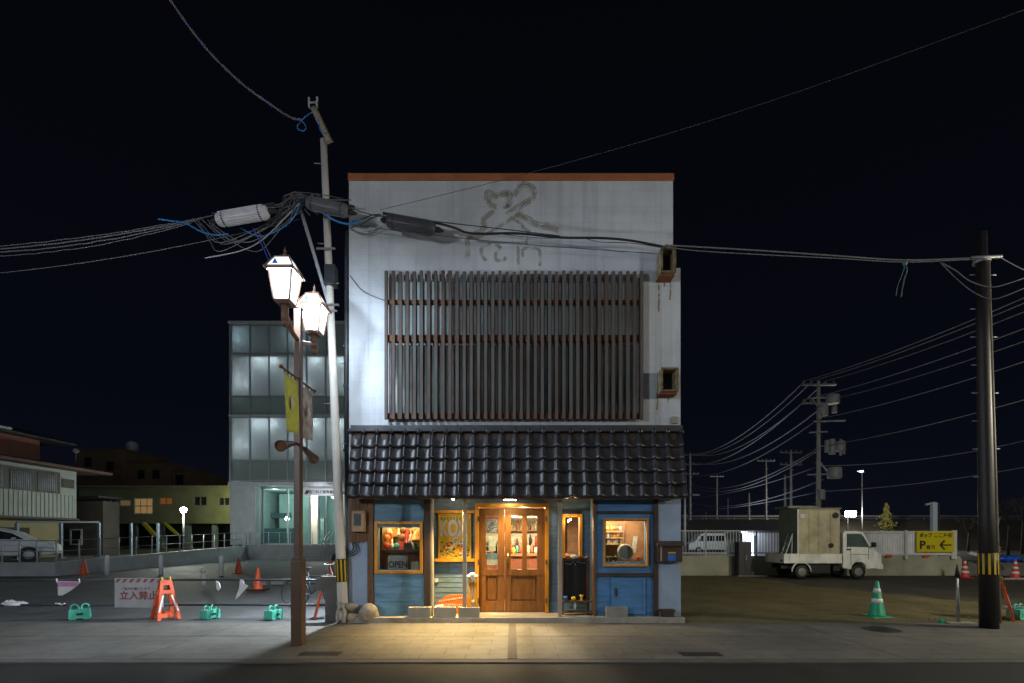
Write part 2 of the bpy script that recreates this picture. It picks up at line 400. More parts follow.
struct('driveway', MB().box(3.22,90,9.36,20.9,-.4,-.012), mat('gravel_asphalt', (.050,.047,.036), .85, amp=.4, scale=.9, bump=.6, bscale=40))
dm = relief(3.25, 12.5, 9.36, 20.6, 60, 80, .05, -.006)
for v in list(dm.bm.verts):       # the bare patch narrows towards the right
    lim = 3.25 + (9.2 - (v.co.y-9.36)*.42 if v.co.y < 16 else 6.2)
    if v.co.x > lim: v.co.z -= min(.2, (v.co.x-lim)*.18)
struct('bare_earth_lot', dm, DIRT)
g = MB()
for k in range(5200):
    y = random.uniform(9.5, 20); x = random.uniform(3.4, 3.2+8.6-(y-9.4)*.42)
    h = random.uniform(.012,.05); a = random.uniform(0,PI); w = .006
    c, s_ = math.cos(a)*w, math.sin(a)*w; tx, ty = random.uniform(-.02,.02), random.uniform(-.02,.02)
    v = [g.bm.verts.new(p) for p in ((x-c,y-s_,.0),(x+c,y+s_,.0),(x+tx,y+ty,h+.02))]; g._f(v)
tag(g.build('dry_grass', mat('dry_grass_blade', (.16,.13,.05), .9, amp=.3)), kind='stuff', label='short dry grass sprouting from bare earth', cat='grass')
struct('back_street', MB().box(-140,-19,20.9,60,-.3,.5), mat('street_behind', (.05,.052,.055), .8, amp=.3, scale=.6))
struct('back_yard', MB().box(3.5,160,22,64,-.3,.0), mat('yard_gravel', (.06,.058,.05), .9, amp=.3, scale=.6))
eb = MB().prism([(60,-.2),(69,3.9),(75,3.9),(84,-.2)], 8, 260, 'YZ')
struct('embankment', eb, mat('embankment_earth', (.05,.042,.03), .95, amp=.4, scale=.3, bump=.5, bscale=3))
t = thing('guardrail', (60,69.5,3.9), 'long pale guardrail along the top of the far embankment', 'guardrail')
RAILD = mat('weathered_rail',(.11,.10,.10),.7,amp=.3,scale=.5)
for z0_, z1_ in ((4.35,4.62),(4.08,4.18)): MB().box(10,250,69.3,69.38,z0_,z1_).build('rail', RAILD, t)
for i in range(27): MB().box(22+i*2.2,22.12+i*2.2,69.4,69.52,3.9,4.62).build('post', RAILD, t)

# ------------------------------------------------------------------ the shop building
F = 9.5; RC = 9.95
fx = lambda p: (p-512)*F/FP
fz = lambda p: EY+(HZ-p)*F/FP
rx = lambda p: (p-512)*RC/FP
rz_ = lambda p: EY+(HZ-p)*RC/FP
shop = thing('shop_building', (0, F, 0), 'narrow two-storey shop with white upper wall, slatted window, tiled awning and blue front', 'building')
WX0, WX1, WX2 = fx(349), fx(673), fx(680.5)
SWX = (fx(389), fx(640), fz(419), fz(278))
w = MB()
w.holes(WX0, WX1, 2.42, fz(181), F, F+.18, [SWX])
w.box(WX1, WX2, F+.001, F+.18, .0, fz(268))                       # wider lower pier
w.box(fx(657), WX1, F, F+.18, .0, 2.42)
w.box(WX0, fx(367.5), F, F+.18, .0, 2.42)
w.box(WX0, WX0+.18, F+.18, 18.5, 0, fz(181)); w.box(WX1-.18, WX1, F+.18, 18.5, 0, fz(181))
w.box(WX0, WX1, 18.5, 18.7, 0, fz(181)); w.box(WX0+.18, WX1-.18, F+.18, 18.5, fz(200), fz(186))
w.box(WX0+.18, WX1-.18, F+.18, 18.5, 2.42, 2.6)
w.build('wall', PLASTER, shop)
MB().box(WX0-.012, WX1+.012, F-.035, F+.25, fz(181), fz(174.3)).build('parapet_cap', TRIM, shop, bevel=.008)
# pale blue skin on the ground-floor piers
MB().box(fx(657.8), WX2+.002, F-.012, F-.001, .1, 2.41).build('pier_render', WBLUE, shop); MB().box(WX0-.002, fx(367.5), F-.012, F-.001, .1, 2.41).build('pier_render', WBLUE, shop)
# ghost of a removed sign
def stain(name, col, a, sc_):
    m, nt, o = newmat(name); N = nt.nodes; b = N.new('ShaderNodeBsdfDiffuse'); b.inputs[0].default_value = (*col,1); t = N.new('ShaderNodeBsdfTransparent'); x = N.new('ShaderNodeMixShader')
    g = N.new('ShaderNodeNewGeometry'); n = N.new('ShaderNodeTexNoise'); n.inputs['Scale'].default_value = sc_; n.inputs['Detail'].default_value = 6; L(nt, g.outputs['Position'], n.inputs['Vector'])
    mr = N.new('ShaderNodeMapRange'); L(nt, n.outputs[0], mr.inputs[0]); mr.inputs['From Min'].default_value = .36; mr.inputs['From Max'].default_value = .58; mr.inputs['To Max'].default_value = a
    L(nt, mr.outputs[0], x.inputs[0]); L(nt, t.outputs[0], x.inputs[1]); L(nt, b.outputs[0], x.inputs[2]); L(nt, x.outputs[0], o.inputs[0]); return m
def ribbon(mb, pts, wd, y):
    pts = [fxz for fxz in pts]
    P = smooth_pts([(fx(a), 0, fz(b)) for a, b in pts], 5); P = [p+Vector((random.uniform(-.004,.004),0,random.uniform(-.004,.004))) for p in P]
    V = []
    for i, p in enumerate(P):
        d = (P[min(i+1,len(P)-1)]-P[max(i-1,0)]).normalized(); n = Vector((-d.z,0,d.x))*wd*random.uniform(.45,.55)
        V.append((mb.bm.verts.new((p.x-n.x, y, p.z-n.z)), mb.bm.verts.new((p.x+n.x, y, p.z+n.z))))
    for a, b in zip(V, V[1:]): mb._f([a[0], a[1], b[1], b[0]])
gm = MB(); gc = MB()
for st, wd in (([(487.6,201),(488,192.5),(496,196),(509,193),(505.6,207),(514,195),(522,184.5),(532.7,188.5),(531.7,199),(523.5,204),(518.5,213.5),(526.6,218.4),(539,225.5),(548,227),(558.4,230)], .036),
               ([(487.6,201),(492,206),(495.8,208.5),(483.5,219.5),(484.5,227.6),(476,234),(467,238)], .03), ([(518,214),(508,221),(500,226),(489,233),(476,238)], .022),
               ([(519,205),(512,210),(506,214)], .02), ([(513,219),(520,223),(525,229),(530,232)], .02), ([(490.6,244),(482.5,248),(481.5,254),(486,261)], .02),
               ([(496,244.5),(500,248),(495.4,254.3),(497,260.5),(504,260),(505,256.5)], .02), ([(518,246),(518.3,257),(518,266)], .016),
               ([(523,257),(523.5,249),(537,248.5),(540,254),(540,266)], .018), ([(528,232),(527,240),(526,245)], .016)):
    ribbon(gm, st, wd*3.6, F-.002)
    ribbon(gc, st, wd*.75, F-.004)
ribbon(gm, [(467,238),(468,250),(467,262)], .09, F-.002); gm.build('sign_residue', stain('faint_residue',(.45,.43,.37),.6,7), shop); gc.build('sign_residue_edge', stain('dark_residue',(.36,.32,.25),.5,6), shop)
gm = MB()
for px, a, b in ((658.5,276,312),(670,275,300),(664,276,290),(657,393,410),(668,393,402)):
    ribbon(gm, [(px,a),(px+.5,(a+b)/2),(px,b)], .03, F-.003)
gm.build('rust_streak', stain('rust_stain',(.30,.22,.09),.8,9), shop)
# upper window behind the slats
wn = MB(); wx0, wx1, wz0, wz1 = SWX
wn.frame(wx0, wx1, wz0, wz1, F+.02, F+.1, .05)
for i in range(1, 4): wn.box(wx0+(wx1-wx0)*i/4-.03, wx0+(wx1-wx0)*i/4+.03, F+.03, F+.09, wz0+.05, wz1-.05)
zm = fz(342); wn.box(wx0+.05, wx1-.05, F+.025, F+.095, zm-.05, zm+.05)
wf = wn.build('window', GSTEEL, shop)
tag(wf, 'metal framed upper window behind the slats')
MB().box(wx0+.05, wx1-.05, F+.055, F+.065, zm+.05, wz1-.05).build('pane', mat('frosted_upper_glass', (.34,.41,.42), .35, amp=.25, scale=1), wf)
MB().box(wx0+.05, wx1-.05, F+.055, F+.065, wz0+.05, zm-.05).build('pane', DPANE, wf)
sm = MB()
for i in range(37):
    x = fx(388)+(fx(640)-fx(388))*i/36
    w_ = .029 if 0 < i < 36 else .026; zt = fz(275)+random.uniform(-.012,.012)
    j = random.uniform(-.004,.004)
    sm.prism([(F-.165, fz(421)),(F-.165, zt-.02),(F-.145, zt),(F-.10, zt),(F-.10, fz(421))], x-w_+j, x+w_+j, 'YZ')
sm.build('slat_screen', SLAT, shop)
for py, h in ((304,.035),(340,.06),(417,.05)):
    q = MB().box(fx(387), fx(640.8), F-.095, F-.045, fz(py)-h, fz(py)+h)
    for px in (389,450,515,578,639): q.box(fx(px)-.02, fx(px)+.02, F-.045, F-.001, fz(py)-.02, fz(py)+.02)
    q.build('slat_rail', RUST, shop)
# awning
AX0, AX1 = -3.02, 3.22; ncol, nrow = 24, 5
P0 = Vector((0, F-.06, 3.56)); P1 = Vector((0, 9.17, 2.36)); nrm = Vector((0, -(P0.z-P1.z), -(P1.y-P0.y))).normalized(); nrm = Vector((0,-abs(nrm.y),abs(nrm.z)))
am = MB(); ns = 10; pitch = (AX1-AX0)/ncol
def prof(u): return -.022*math.sin(PI*u/.74) if u < .74 else .042*math.sin(PI*(u-.74)/.26)
for r_ in range(nrow):
    s0, s1 = r_/nrow, (r_+1)/nrow+.035
    for c_ in range(ncol):
        jz, jr = random.uniform(-.003,.003), random.uniform(-.006,.006)
        grid = []
        for (s_, lift) in ((s0-.01, .004), (s1-.05, .030), (s1, .040), (s1, .004)):
            row = []
            for k in range(ns+1):
                u = k/ns; edge = 1.0
                p = P0.lerp(P1, s_) + nrm*(lift+jz+prof(u)*(1 if lift > .01 or s_ < s1 else .4)+ jr*u)
                if s_ == s1: p = p + (P1-P0).normalized()*(.012*math.sin(PI*u/.74) if u < .74 else -.008)
                row.append(am.bm.verts.new((AX0+(c_+u)*pitch*.999, p.y, p.z)))
            grid.append(row)
        for a, b in zip(grid, grid[1:]):
            for k in range(ns):
                f = am._f([a[k], a[k+1], b[k+1], b[k]])
                if f and b is not grid[3]: f.smooth = True
awn = am.build('awning', TILE, shop); tag(awn, 'dark glazed tiled awning above the ground floor')
MB().prism([(F,3.56),(F-.06,3.56),(9.19,2.37),(9.21,2.352),(F,2.352)], AX0+.01, AX1-.01, 'YZ').build('awning_soffit', DTIMB, awn)
MB().box(AX0-.01, AX1-.02, F-.13, F-.001, 3.58, 3.70).build('ridge_flashing', DSTEEL, awn, bevel=.012)
for i in range(ncol+1): MB().lathe((AX0+(i-.13)*pitch, F-.10, 3.60), [(.045,-.06),(.05,.0),(.03,.035)], 8).build('ridge_tile', TILE, awn)
MB().box(AX0+.02, AX1-.02, 9.175, 9.20, 2.30, 2.352).build('fascia', TIMBER, awn)
# ground-floor: left blue panel with window
hl = (fx(378.5), fx(420), fz(570), fz(525))
w = MB().holes(fx(374), fx(424), .1, 2.351, F+.01, F+.08, [hl]); w.clap(fx(374), fx(424), F+.01, .1, 2.34, [hl], .14, .012)
b = w.build('wall_panel', BLUE, shop); tag(b, 'blue boarded panel left of the door')
def shopwindow(px0, px1, py0, py1, lab, wd=.055):
    f_ = MB().frame(fx(px0), fx(px1), fz(py1), fz(py0), F-.05, F+.09, wd).build('window', ORANGE, shop, bevel=.005)
    tag(f_, lab); MB().box(fx(px0)+wd, fx(px1)-wd, F+.02, F+.026, fz(py1)+wd, fz(py0)-wd).build('pane', PANE, f_); return f_
wl = shopwindow(375, 423, 521.5, 573.5, 'amber framed square shop window on the left')
hr = (fx(606), fx(645.5), fz(563), fz(521))
w = MB().holes(fx(594), fx(653.5), .1, 2.351, F+.01, F+.08, [hr]); w.clap(fx(594), fx(653.5), F+.01, fz(612), fz(580), [], .10, .014); w.clap(fx(594), fx(653.5), F+.01, fz(511), 2.34, [], .10, .014)
b = w.build('wall_panel', BBLUE, shop); tag(b, 'brighter blue panel right of the door')
wr = shopwindow(603, 648, 518.5, 566.5, 'thin amber framed shop window on the right', .035)
for a, b in ((576.5,573),(513.5,511.3)): MB().box(fx(594)+.002, fx(653)-.002, F-.03, F+.01, fz(a), fz(b)).build('trim_board', DTIMB, shop)
q = MB().box(fx(611), fx(645), F-.028, F-.012, .14, fz(578)); q.frame(fx(611), fx(645), .14, fz(578), F-.036, F-.0281, .05)
hd = q.build('hatch_door', BBLUE, shop); MB().box(fx(615), fx(616.5), F-.06, F-.037, fz(596), fz(588)).build('handle', DSTEEL, hd)
# posts
for a, b_, m_, lab, zb, yy in ((368,373.8,TIMBER,'brown timber post left of the blue panel',.1,F-.04), (424.2,430.5,DTIMB,'dark brown timber post left of the recess',.1,F-.04), (430.7,433,GTIMB,'pale edge strip of the recess',.1,F-.02),
                        (593,595.8,TIMBER,'slim brown post right of the recess',.1,F-.04), (653.2,657.6,DTIMB,'dark brown post beside the pale pier',.1,F-.045)):
    tag(MB().box(fx(a), fx(b_), yy, F+.08, zb, 2.35).build('post', m_, shop, bevel=.004), lab)
for a, b_ in ((463.3,467),(557.6,561.6)): tag(MB().box(fx(a), fx(b_), F-.12, F-.05, .1, 2.3).build('post', GTIMB, shop, bevel=.005), 'grey painted post standing free before the recess')
# recess
RX0, RX1 = fx(431), fx(594)
dh = (rx(479), rx(545.5), .1, rz_(507)); rh = (rx(565), rx(579), rz_(556), rz_(517))
w = MB().holes(RX0-.1, RX1+.1, .1, 2.42, RC, RC+.08, [dh, rh])
w.box(RX0-.06, RX0, F+.08, RC, .1, 2.42); w.box(RX1, RX1+.06, F+.08, RC, .1, 2.42)
w.clap(RX0, RX1, RC, .1, 2.40, [(rx(475),rx(549),.05,rz_(503)), rh], .10, .010)
b = w.build('recess_wall', GBLUE, shop); tag(b, 'weathered blue clapboard wall around the door')
MB().box(RX0-.05, RX1+.05, F-.001, RC, 2.352, 2.42).build('recess_ceiling', TIMBER, shop)
# door
df = MB(); df.frame(rx(475.3), rx(548.5), .02, rz_(503.7), RC-.10, RC+.02, .075); 
dframe = df.build('door_frame', ORANGE, shop, bevel=.006)
def leaf(x0, x1, panes, panels, lab):
    hs = [(rx(a), rx(b), rz_(569), rz_(516)) for a, b in panes]+[(rx(a), rx(b), rz_(601), rz_(576)) for a, b in panels]
    d = MB().holes(x0, x1, .115, rz_(508.5), RC-.04, RC+.005, hs).build('door', DOORW, shop, bevel=.004); tag(d, lab)
    for h in hs[:len(panes)]: MB().box(h[0], h[1], RC-.02, RC-.014, h[2], h[3]).build('pane', PANE, d)
    for h in hs[len(panes):]:
        q = MB().box(h[0], h[1], RC-.012, RC, h[2], h[3]); q.build('door_panel', DOORW, d)
        MB().box(h[0]+.035, h[1]-.035, RC-.026, RC-.0121, h[2]+.035, h[3]-.035).build('door_panel', DOORW, d, bevel=.008)
    q = MB().frame(x0+.012, x1-.012, .15, rz_(573)-.03, RC-.046, RC-.0401, .012); q.build('moulding', DOORW, d)
    return d
dl = leaf(rx(479.2), rx(504.6), [(486,498)], [(486,498)], 'narrow left leaf of the wooden door')
dr = leaf(rx(505), rx(545), [(511,522),(527,537)], [(511,537)], 'wide right leaf of the wooden door with two panes')
q = MB().tube([(rx(508), RC-.045, rz_(563)),(rx(508), RC-.09, rz_(562)),(rx(508), RC-.09, rz_(554)),(rx(508), RC-.045, rz_(553))], .011, 8)
q.box(rx(506.6), rx(509.4), RC-.046, RC-.0402, rz_(566), rz_(550)); q.build('handle', mat('brass', (.35,.22,.07), .35, .8, amp=.1), dr)
for px, d in ((478.8,dframe),(545.8,dframe)):
    for py in (519,562,600): MB().box(rx(px)-.012, rx(px)+.012, RC-.115, RC-.1, rz_(py)-.05, rz_(py)+.05).build('hinge', DSTEEL, d)
def notice(a, b, c, d_, m_): MB().box(rx(a), rx(b), RC-.0135, RC-.0115, rz_(d_), rz_(c)).build('notice', m_, dl)
NW = mat('notice_paper', (.62,.60,.52), .7, amp=.3, scale=25)
notice(486.3,497.7,516.5,519,mat('notice_red',(.45,.10,.06),.7,amp=.4,scale=30)); notice(486.6,497.6,520,533,mat('notice_sheet',(.50,.47,.52),.7,amp=.4,scale=28,col2=(.09,.08,.09),thresh=(.45,.55)))
notice(488.6,495.6,536,551,NW); notice(487,497.6,553,559,mat('notice_blue',(.20,.32,.42),.7,amp=.3,scale=25)); notice(487,497.6,559.5,565,NW)
# narrow window with lamp
nf = MB().frame(rx(561.8), rx(582), rz_(558.5), rz_(514), RC-.07, RC+.05, .06); nw = nf.build('window', ORANGE, shop, bevel=.005); tag(nw, 'tall narrow amber framed window beside the blackboard')
MB().box(rx(564.5), rx(579.5), RC+.02, RC+.026, rz_(556), rz_(517)).build('pane', PANE, nw)
# poster ledges + poster
q = MB().box(RX0+.002, rx(474.8), RC-.09, RC-.02, rz_(513.5), rz_(510.5)); q.box(RX0+.002, rx(474.8), RC-.11, RC-.02, rz_(561.5), rz_(558.6)); q.build('ledge', ORANGE, shop, bevel=.004)
po = thing('framed_poster', (rx(454.5), RC-.05, rz_(558)), 'yellow framed poster with big silver letters on the wall left of the door', 'poster')
MB().frame(rx(438.5), rx(471.5), rz_(558.4), rz_(513.8), RC-.06, RC-.03, .03).build('frame', mat('gilt_frame',(.42,.27,.03),.4,amp=.2,scale=9), po, bevel=.004)
MB().box(rx(439.5), rx(470.5), RC-.045, RC-.035, rz_(557.5), rz_(514.8)).build('poster_sheet', mat('poster_print', (.36,.23,.01), .5, amp=.2, scale=13, col2=(.46,.31,.015)), po)
q = MB()
for k in range(9): q.box(rx(441.5+k*3), rx(443+k*3), RC-.047, RC-.0455, rz_(521), rz_(517))
for k in range(110):
    a = random.uniform(441,468.5); c = random.uniform(542,556.5)
    q.mi = k % 5; q.ball((rx(a), RC-.046+.0001*k*.1, rz_(c)), random.uniform(.010,.032), (1.2,.05,.8), 7)
q.build('printed_picture', [mat('print_green',(.10,.14,.02),.6), mat('print_orange',(.50,.16,.01),.6), mat('print_brown',(.20,.09,.01),.6), mat('print_pale',(.50,.42,.30),.6), mat('print_dark',(.05,.03,.015),.6)], po)
SIL = mat('silver_lettering', (.38,.38,.44), .5, amp=.2, scale=30)
text('lettering', 'KOX', .44, (rx(453.5), RC-.049, rz_(529)), SIL, po, sx=.56, bold=.014); text('lettering', 'Co', .2, (rx(458), RC-.050, rz_(541)), SIL, po, bold=.004, sx=.9)
MB().box(rx(434.8), rx(438.5), RC-.035, RC-.02, rz_(582), rz_(578)).build('socket_cover', WHITE, shop)
# step, blocks
MB().box(fx(349), WX2+.02, 9.30, RC+.03, -.02, .1).build('doorstep', mat('step_concrete', (.30,.28,.24), .85, amp=.25, scale=5, bump=.3), shop, bevel=.01)
# room behind the windows
IW = mat('interior_wood', (.22,.11,.05), .6, amp=.3, scale=6)
room = MB()
room.box(WX0+.2, WX1-.2, 13.4, 13.5, .1, 2.42); room.box(WX0+.18, WX0+.24, F+.2, 13.4, .1, 2.42); room.box(WX1-.24, WX1-.18, F+.2, 13.4, .1, 2.42)
room.box(WX0+.24, WX1-.24, RC+.09, 13.4, .06, .1)
room.box(-1.66, -1.62, RC+.09, 12, .1, 2.42); room.box(1.62, 1.66, RC+.09, 12, .1, 2.42)
room.build('interior_wall', IW, shop)
WARM = (1, .62, .28)
light('interior_lamp', 'POINT', (-2.12, 9.74, 2.15), 30, (1,.68,.34), .06, parent=shop)
light('interior_lamp', 'POINT', (2.0, 9.80, 2.2), 62, (1,.72,.42), .06, parent=shop)
light('interior_lamp', 'POINT', (.25, 11.2, 2.15), 230, (1,.74,.46), .08, parent=shop)
# goods seen through the windows
GM = [mat('goods_%s' % n, c, .5, amp=.3, scale=20) for n, c in (('red',(.5,.06,.03)),('orange',(.6,.22,.04)),('cream',(.6,.5,.3)),('teal',(.06,.25,.2)),('white',(.65,.62,.55)),('dark',(.03,.025,.02)),('yellow',(.6,.42,.05)),('brown',(.2,.09,.03)))]
sh = thing('display_shelf', (fx(400), 9.9, .1), 'pegboard display with a dark shelf inside the left window', 'shelf')
MB().box(-2.6,-1.68,10.02,10.06,.5,2.3).build('back_board', mat('pegboard',(.48,.33,.14),.7,amp=.25,scale=14), sh)
MB().box(-2.55,-1.7,9.72,10.0,fz(553),fz(550)).build('shelf', DTIMB, sh); MB().box(-2.55,-1.72,9.78,10.0,.9,fz(554)).build('cabinet', mat('cabinet_front',(.12,.05,.025),.6,amp=.4,scale=8), sh)
MB().box(fx(391), fx(407), 9.95, 9.98, fz(528), fz(526.5)).build('hanging_rail', DTIMB, sh)
def tool(x, y, z, k):
    c = GM[random.choice([0,1,2,3,4,6,7])]; q = MB()
    if k == 0: q.bar((x,y,z),(x+random.uniform(-.03,.03),y,z-.26),.018); q.box(x-.035,x+.035,y-.012,y+.012,z-.31,z-.24)
    elif k == 1: q.lathe((x,y,z-.2), [(.035,0),(.04,.08),(.014,.13),(.014,.19)], 10)
    elif k == 2: q.prism([(x-.05,z),(x+.05,z),(x+.08,z-.2),(x-.08,z-.17)], y-.01, y+.01)
    elif k == 3: q.ball((x,y,z-.09), .07, (1,.5,1), 10); q.bar((x,y,z-.05),(x,y,z+.05),.012)
    o = q.build(['hanging_tool','small_bottle','cloth_pennant','hanging_gourd'][k], c)
    tag(o, ['slim hanging tool on the pegboard in the left window','small bottle displayed high in the left window','small cloth pennant hanging inside the left window','round trinket hanging inside the left window'][k], ['tool','bottle','pennant','trinket'][k], 'goods hanging in the left window')
for i in range(33):
    tool(fx(380.5)+(i%11)*.078+random.uniform(-.03,.03), 9.96-.03*(i//11), fz(526.5)-.13*(i//11)+random.uniform(-.04,.04), [0,2,1,3,0,3,2][(i*3)%7])
def item(nm, lab, cat, mb, m_, grp=None): return tag(mb.build(nm, m_), lab, cat, grp)
item('orange_hat','orange pointed cloth hat in the upper right of the left window','hat', MB().lathe((fx(412),9.9,fz(541)), [(.12,0),(.13,.02),(.09,.05),(.06,.14),(.02,.2)], 14), GM[1])
item('white_bottle','white tilted bottle standing on the shelf in the left window','bottle', MB().lathe((fx(410.5),9.8,fz(550)), [(.03,0),(.03,.12),(.012,.16),(.012,.2)], 10, (-.25,0,1)), GM[4])
item('black_radio','black lumpy radio on the shelf in the left window','radio', MB().box(fx(401),fx(409),9.76,9.9,fz(550),fz(543)), GM[5])
op = thing('open_sign', (fx(397), 9.6, fz(570)), 'small grey board reading OPEN at the bottom of the left window', 'sign')
MB().box(fx(387), fx(406.5), 9.58, 9.60, fz(569.8), fz(556)).build('board', mat('grey_board',(.30,.29,.29),.7,amp=.1,scale=8), op, bevel=.004)
text('lettering', 'OPEN', .17, (fx(397), 9.577, fz(565)), BLACK, op, sx=.82, bold=.004)
item('price_card','small cream card beside the OPEN board in the left window','card', MB().box(fx(410),fx(417.5),9.60,9.62,fz(570),fz(562)), mat('cream_card',(.42,.38,.24),.7))
# right window goods
sr = thing('wooden_rack', (fx(614), 10.1, .1), 'warm lit wooden rack with shelves inside the right window', 'shelf')
MB().box(1.68,2.85,10.5,10.54,.5,2.3).build('back_board', mat('rack_back',(.26,.13,.06),.7,amp=.35,scale=5), sr)
MB().box(1.68,2.85,9.62,10.4,.5,fz(562)).build('display_deck', DTIMB, sr)
for py in (531,538,544.5): MB().box(1.75,2.22,9.95,10.45,fz(py)-.012,fz(py)+.012).build('shelf', mat('pale_shelf',(.42,.28,.14),.6,amp=.2,scale=8), sr)
MB().box(2.24,2.28,9.95,10.0,.6,2.3).build('upright', IW, sr)
for i in range(21):
    x = 1.80+(i%7)*.062+random.uniform(-.02,.02); z = fz((531,538,544.5)[i//7])+.012
    item('rack_jar','small pale jar standing on the lit rack in the right window','jar', MB().lathe((x,10.0,z), [(.03,0),(.035,.03),(.03,.07),(.02,.08),(.02,.09)], 10), GM[random.choice([1,2,4,7])], 'jars on the rack in the right window')
pl = thing('round_drum', (fx(629), 9.85, fz(560)), 'round pale-rimmed drum leaning in the right window', 'drum')
MB().lathe((fx(628.5), 9.82, fz(553)), [(.15,0),(.168,.01),(.168,.05),(.15,.06)], 28, (.25,-1,.1)).build('rim', mat('drum_rim',(.38,.34,.28),.5), pl)
MB().lathe((fx(629.2), 9.753, fz(552.7)), [(.135,0),(.135,.01)], 28, (.25,-1,.1)).build('drum_skin', mat('drum_skin',(.07,.065,.06),.4), pl)
item('propped_card','pale card propped upright right of the drum in the right window','card', MB().bar((fx(638),9.85,fz(553)),(fx(640.5),9.88,fz(536)),.085,.006,up=Vector((0,1,0))), GM[4])
item('red_tin','little red tin at the right end of the right window','tin', MB().lathe((fx(642.5),9.8,fz(561.5)), [(.03,0),(.03,.09),(.024,.095)], 10), GM[0])
for px in (606,609,613,618): item('potted_herb','small dark potted herb along the bottom of the right window','plant', MB().lathe((fx(px),9.72,fz(562)), [(.02,0),(.028,.04)], 8).ball((fx(px),9.72,fz(558)), .04, (1,1,.8), 8, .004), mat('herb',(.03,.05,.012),.8), 'herb pots in the right window')
# door interior
ct = thing('shop_counter', (.2, 12.0, .1), 'wooden counter with slatted front seen through the door panes', 'counter')
MB().box(-1.2,1.4,12.0,12.4,.1,rz_(560)).build('counter_front', mat('counter_wood',(.20,.06,.03),.5,amp=.4,scale=30,stretch=(1,1,.05)), ct); MB().box(-1.25,1.45,11.95,12.45,rz_(560),rz_(558)+.02).build('counter_top', IW, ct)
hk = MB().box(-1.2,1.4,13.25,13.39,1.2,2.3); bk = tag(hk.build('back_cabinet', mat('pale_cabinet',(.46,.40,.30),.6,amp=.3,scale=6)), 'pale cabinet wall at the back of the shop behind the door panes', 'cabinet')
for k, z in enumerate((1.35,1.75)):
    MB().box(-.9,1.2,13.0,13.24,z,z+.03).build('wall_shelf', IW, ct)
    for i in range(11):
        x = -.6+i*.15+random.uniform(-.03,.03); h_ = random.uniform(.12,.3); item('shelf_bottle','small bottle on the back shelves seen through the door panes','bottle', MB().lathe((x,13.1,z+.03), [(.035,0),(.04,h_*.6),(.015,h_*.8),(.015,h_)], 8), GM[(i*3+k*2)%8], 'bottles on the back shelves')
item('dark_beam','dark beam hanging crosswise inside the shop above the counter','beam', MB().box(-1.2,1.4,11.8,11.95,2.05,2.15), DTIMB)
for i in range(16):
    x = -.5+i*.09; item('counter_jar','small jar on the counter seen through the door panes','jar', MB().lathe((x,12.15+.1*(i%2),rz_(558)+.02), [(.04,0),(.045,.05),(.04,.12+.04*(i%3)),(.02,.15+.04*(i%3))], 10), GM[(i*5)%8], 'jars on the counter')
pd = thing('pendant_lamp', (.15, 11.0, 2.42), 'bright pendant lamp hanging inside behind the right door leaf', 'lamp')
MB().tube([(.05,10.9,2.42),(.05,10.9,2.2)], .006, 6).build('cord', BLACK, pd); MB().lathe((.05,10.9,2.04), [(.05,0),(.075,.04),(.06,.1),(.02,.15)], 16).build('shade', emit('pendant_glow',(1,.88,.68),9), pd)
# awning lamps
def downlamp(px, py, y, nm, lab, en, sp=None):
    t = thing(nm, at(px, py, y), lab, 'lamp'); p = at(px, py, y)
    MB().lathe((p.x,p.y,2.352-.03), [(.035,0),(.045,.03)], 14).build('base', WHITE, t)
    MB().ball((p.x,p.y,p.z), .028, (1,1,1), 12).build('bulb', emit('bulb_glow_'+nm, (1,.86,.6), 60), t)
    return t
tl = downlamp(453, 498.5, 9.42, 'ceiling_lamp', 'small glowing bulb under the awning left of the door', 6)
light('bulb_light','POINT',at(453,501,9.42),1.6,(1,.72,.38),.03,parent=tl); light('spot_light','SPOT',at(454,501.5,9.40),640,(1,.68,.26),.04,rot=(R(-16),R(-2),0),spot=R(98),blend=1,parent=tl)
td = thing('door_spotlight', (-.05, 9.62, 2.3), 'bright floodlight fixed under the awning above the door', 'lamp')
MB().box(-.16,.08,9.56,9.68,2.315,2.35).build('housing', WHITE, td); MB().box(-.15,.07,9.57,9.67,2.309,2.3149).build('lens', emit('door_lamp_glow',(1,.86,.55),45), td)
light('spot_light','SPOT',(-.04,9.58,2.29),130,(1,.70,.30),.05,rot=(R(-10),0,0),spot=R(140),blend=1,parent=td)
tn = thing('window_lamp', at(570.3,519.5,9.83), 'tiny glowing bulb at the top of the narrow amber window', 'lamp')
MB().ball(at(570.3,519.5,9.83), .016, (1,1,1), 10).build('bulb', emit('tiny_bulb',(1,.8,.5),60), tn); MB().tube([at(570.3,518.5,9.83),(at(570.3,518,9.83).x,RC-.06,rz_(515)+.01)], .006, 6).build('stem', BLACK, tn)
light('bulb_light','POINT',at(570.3,521,9.80),2.5,(1,.7,.35),.02,parent=tn)
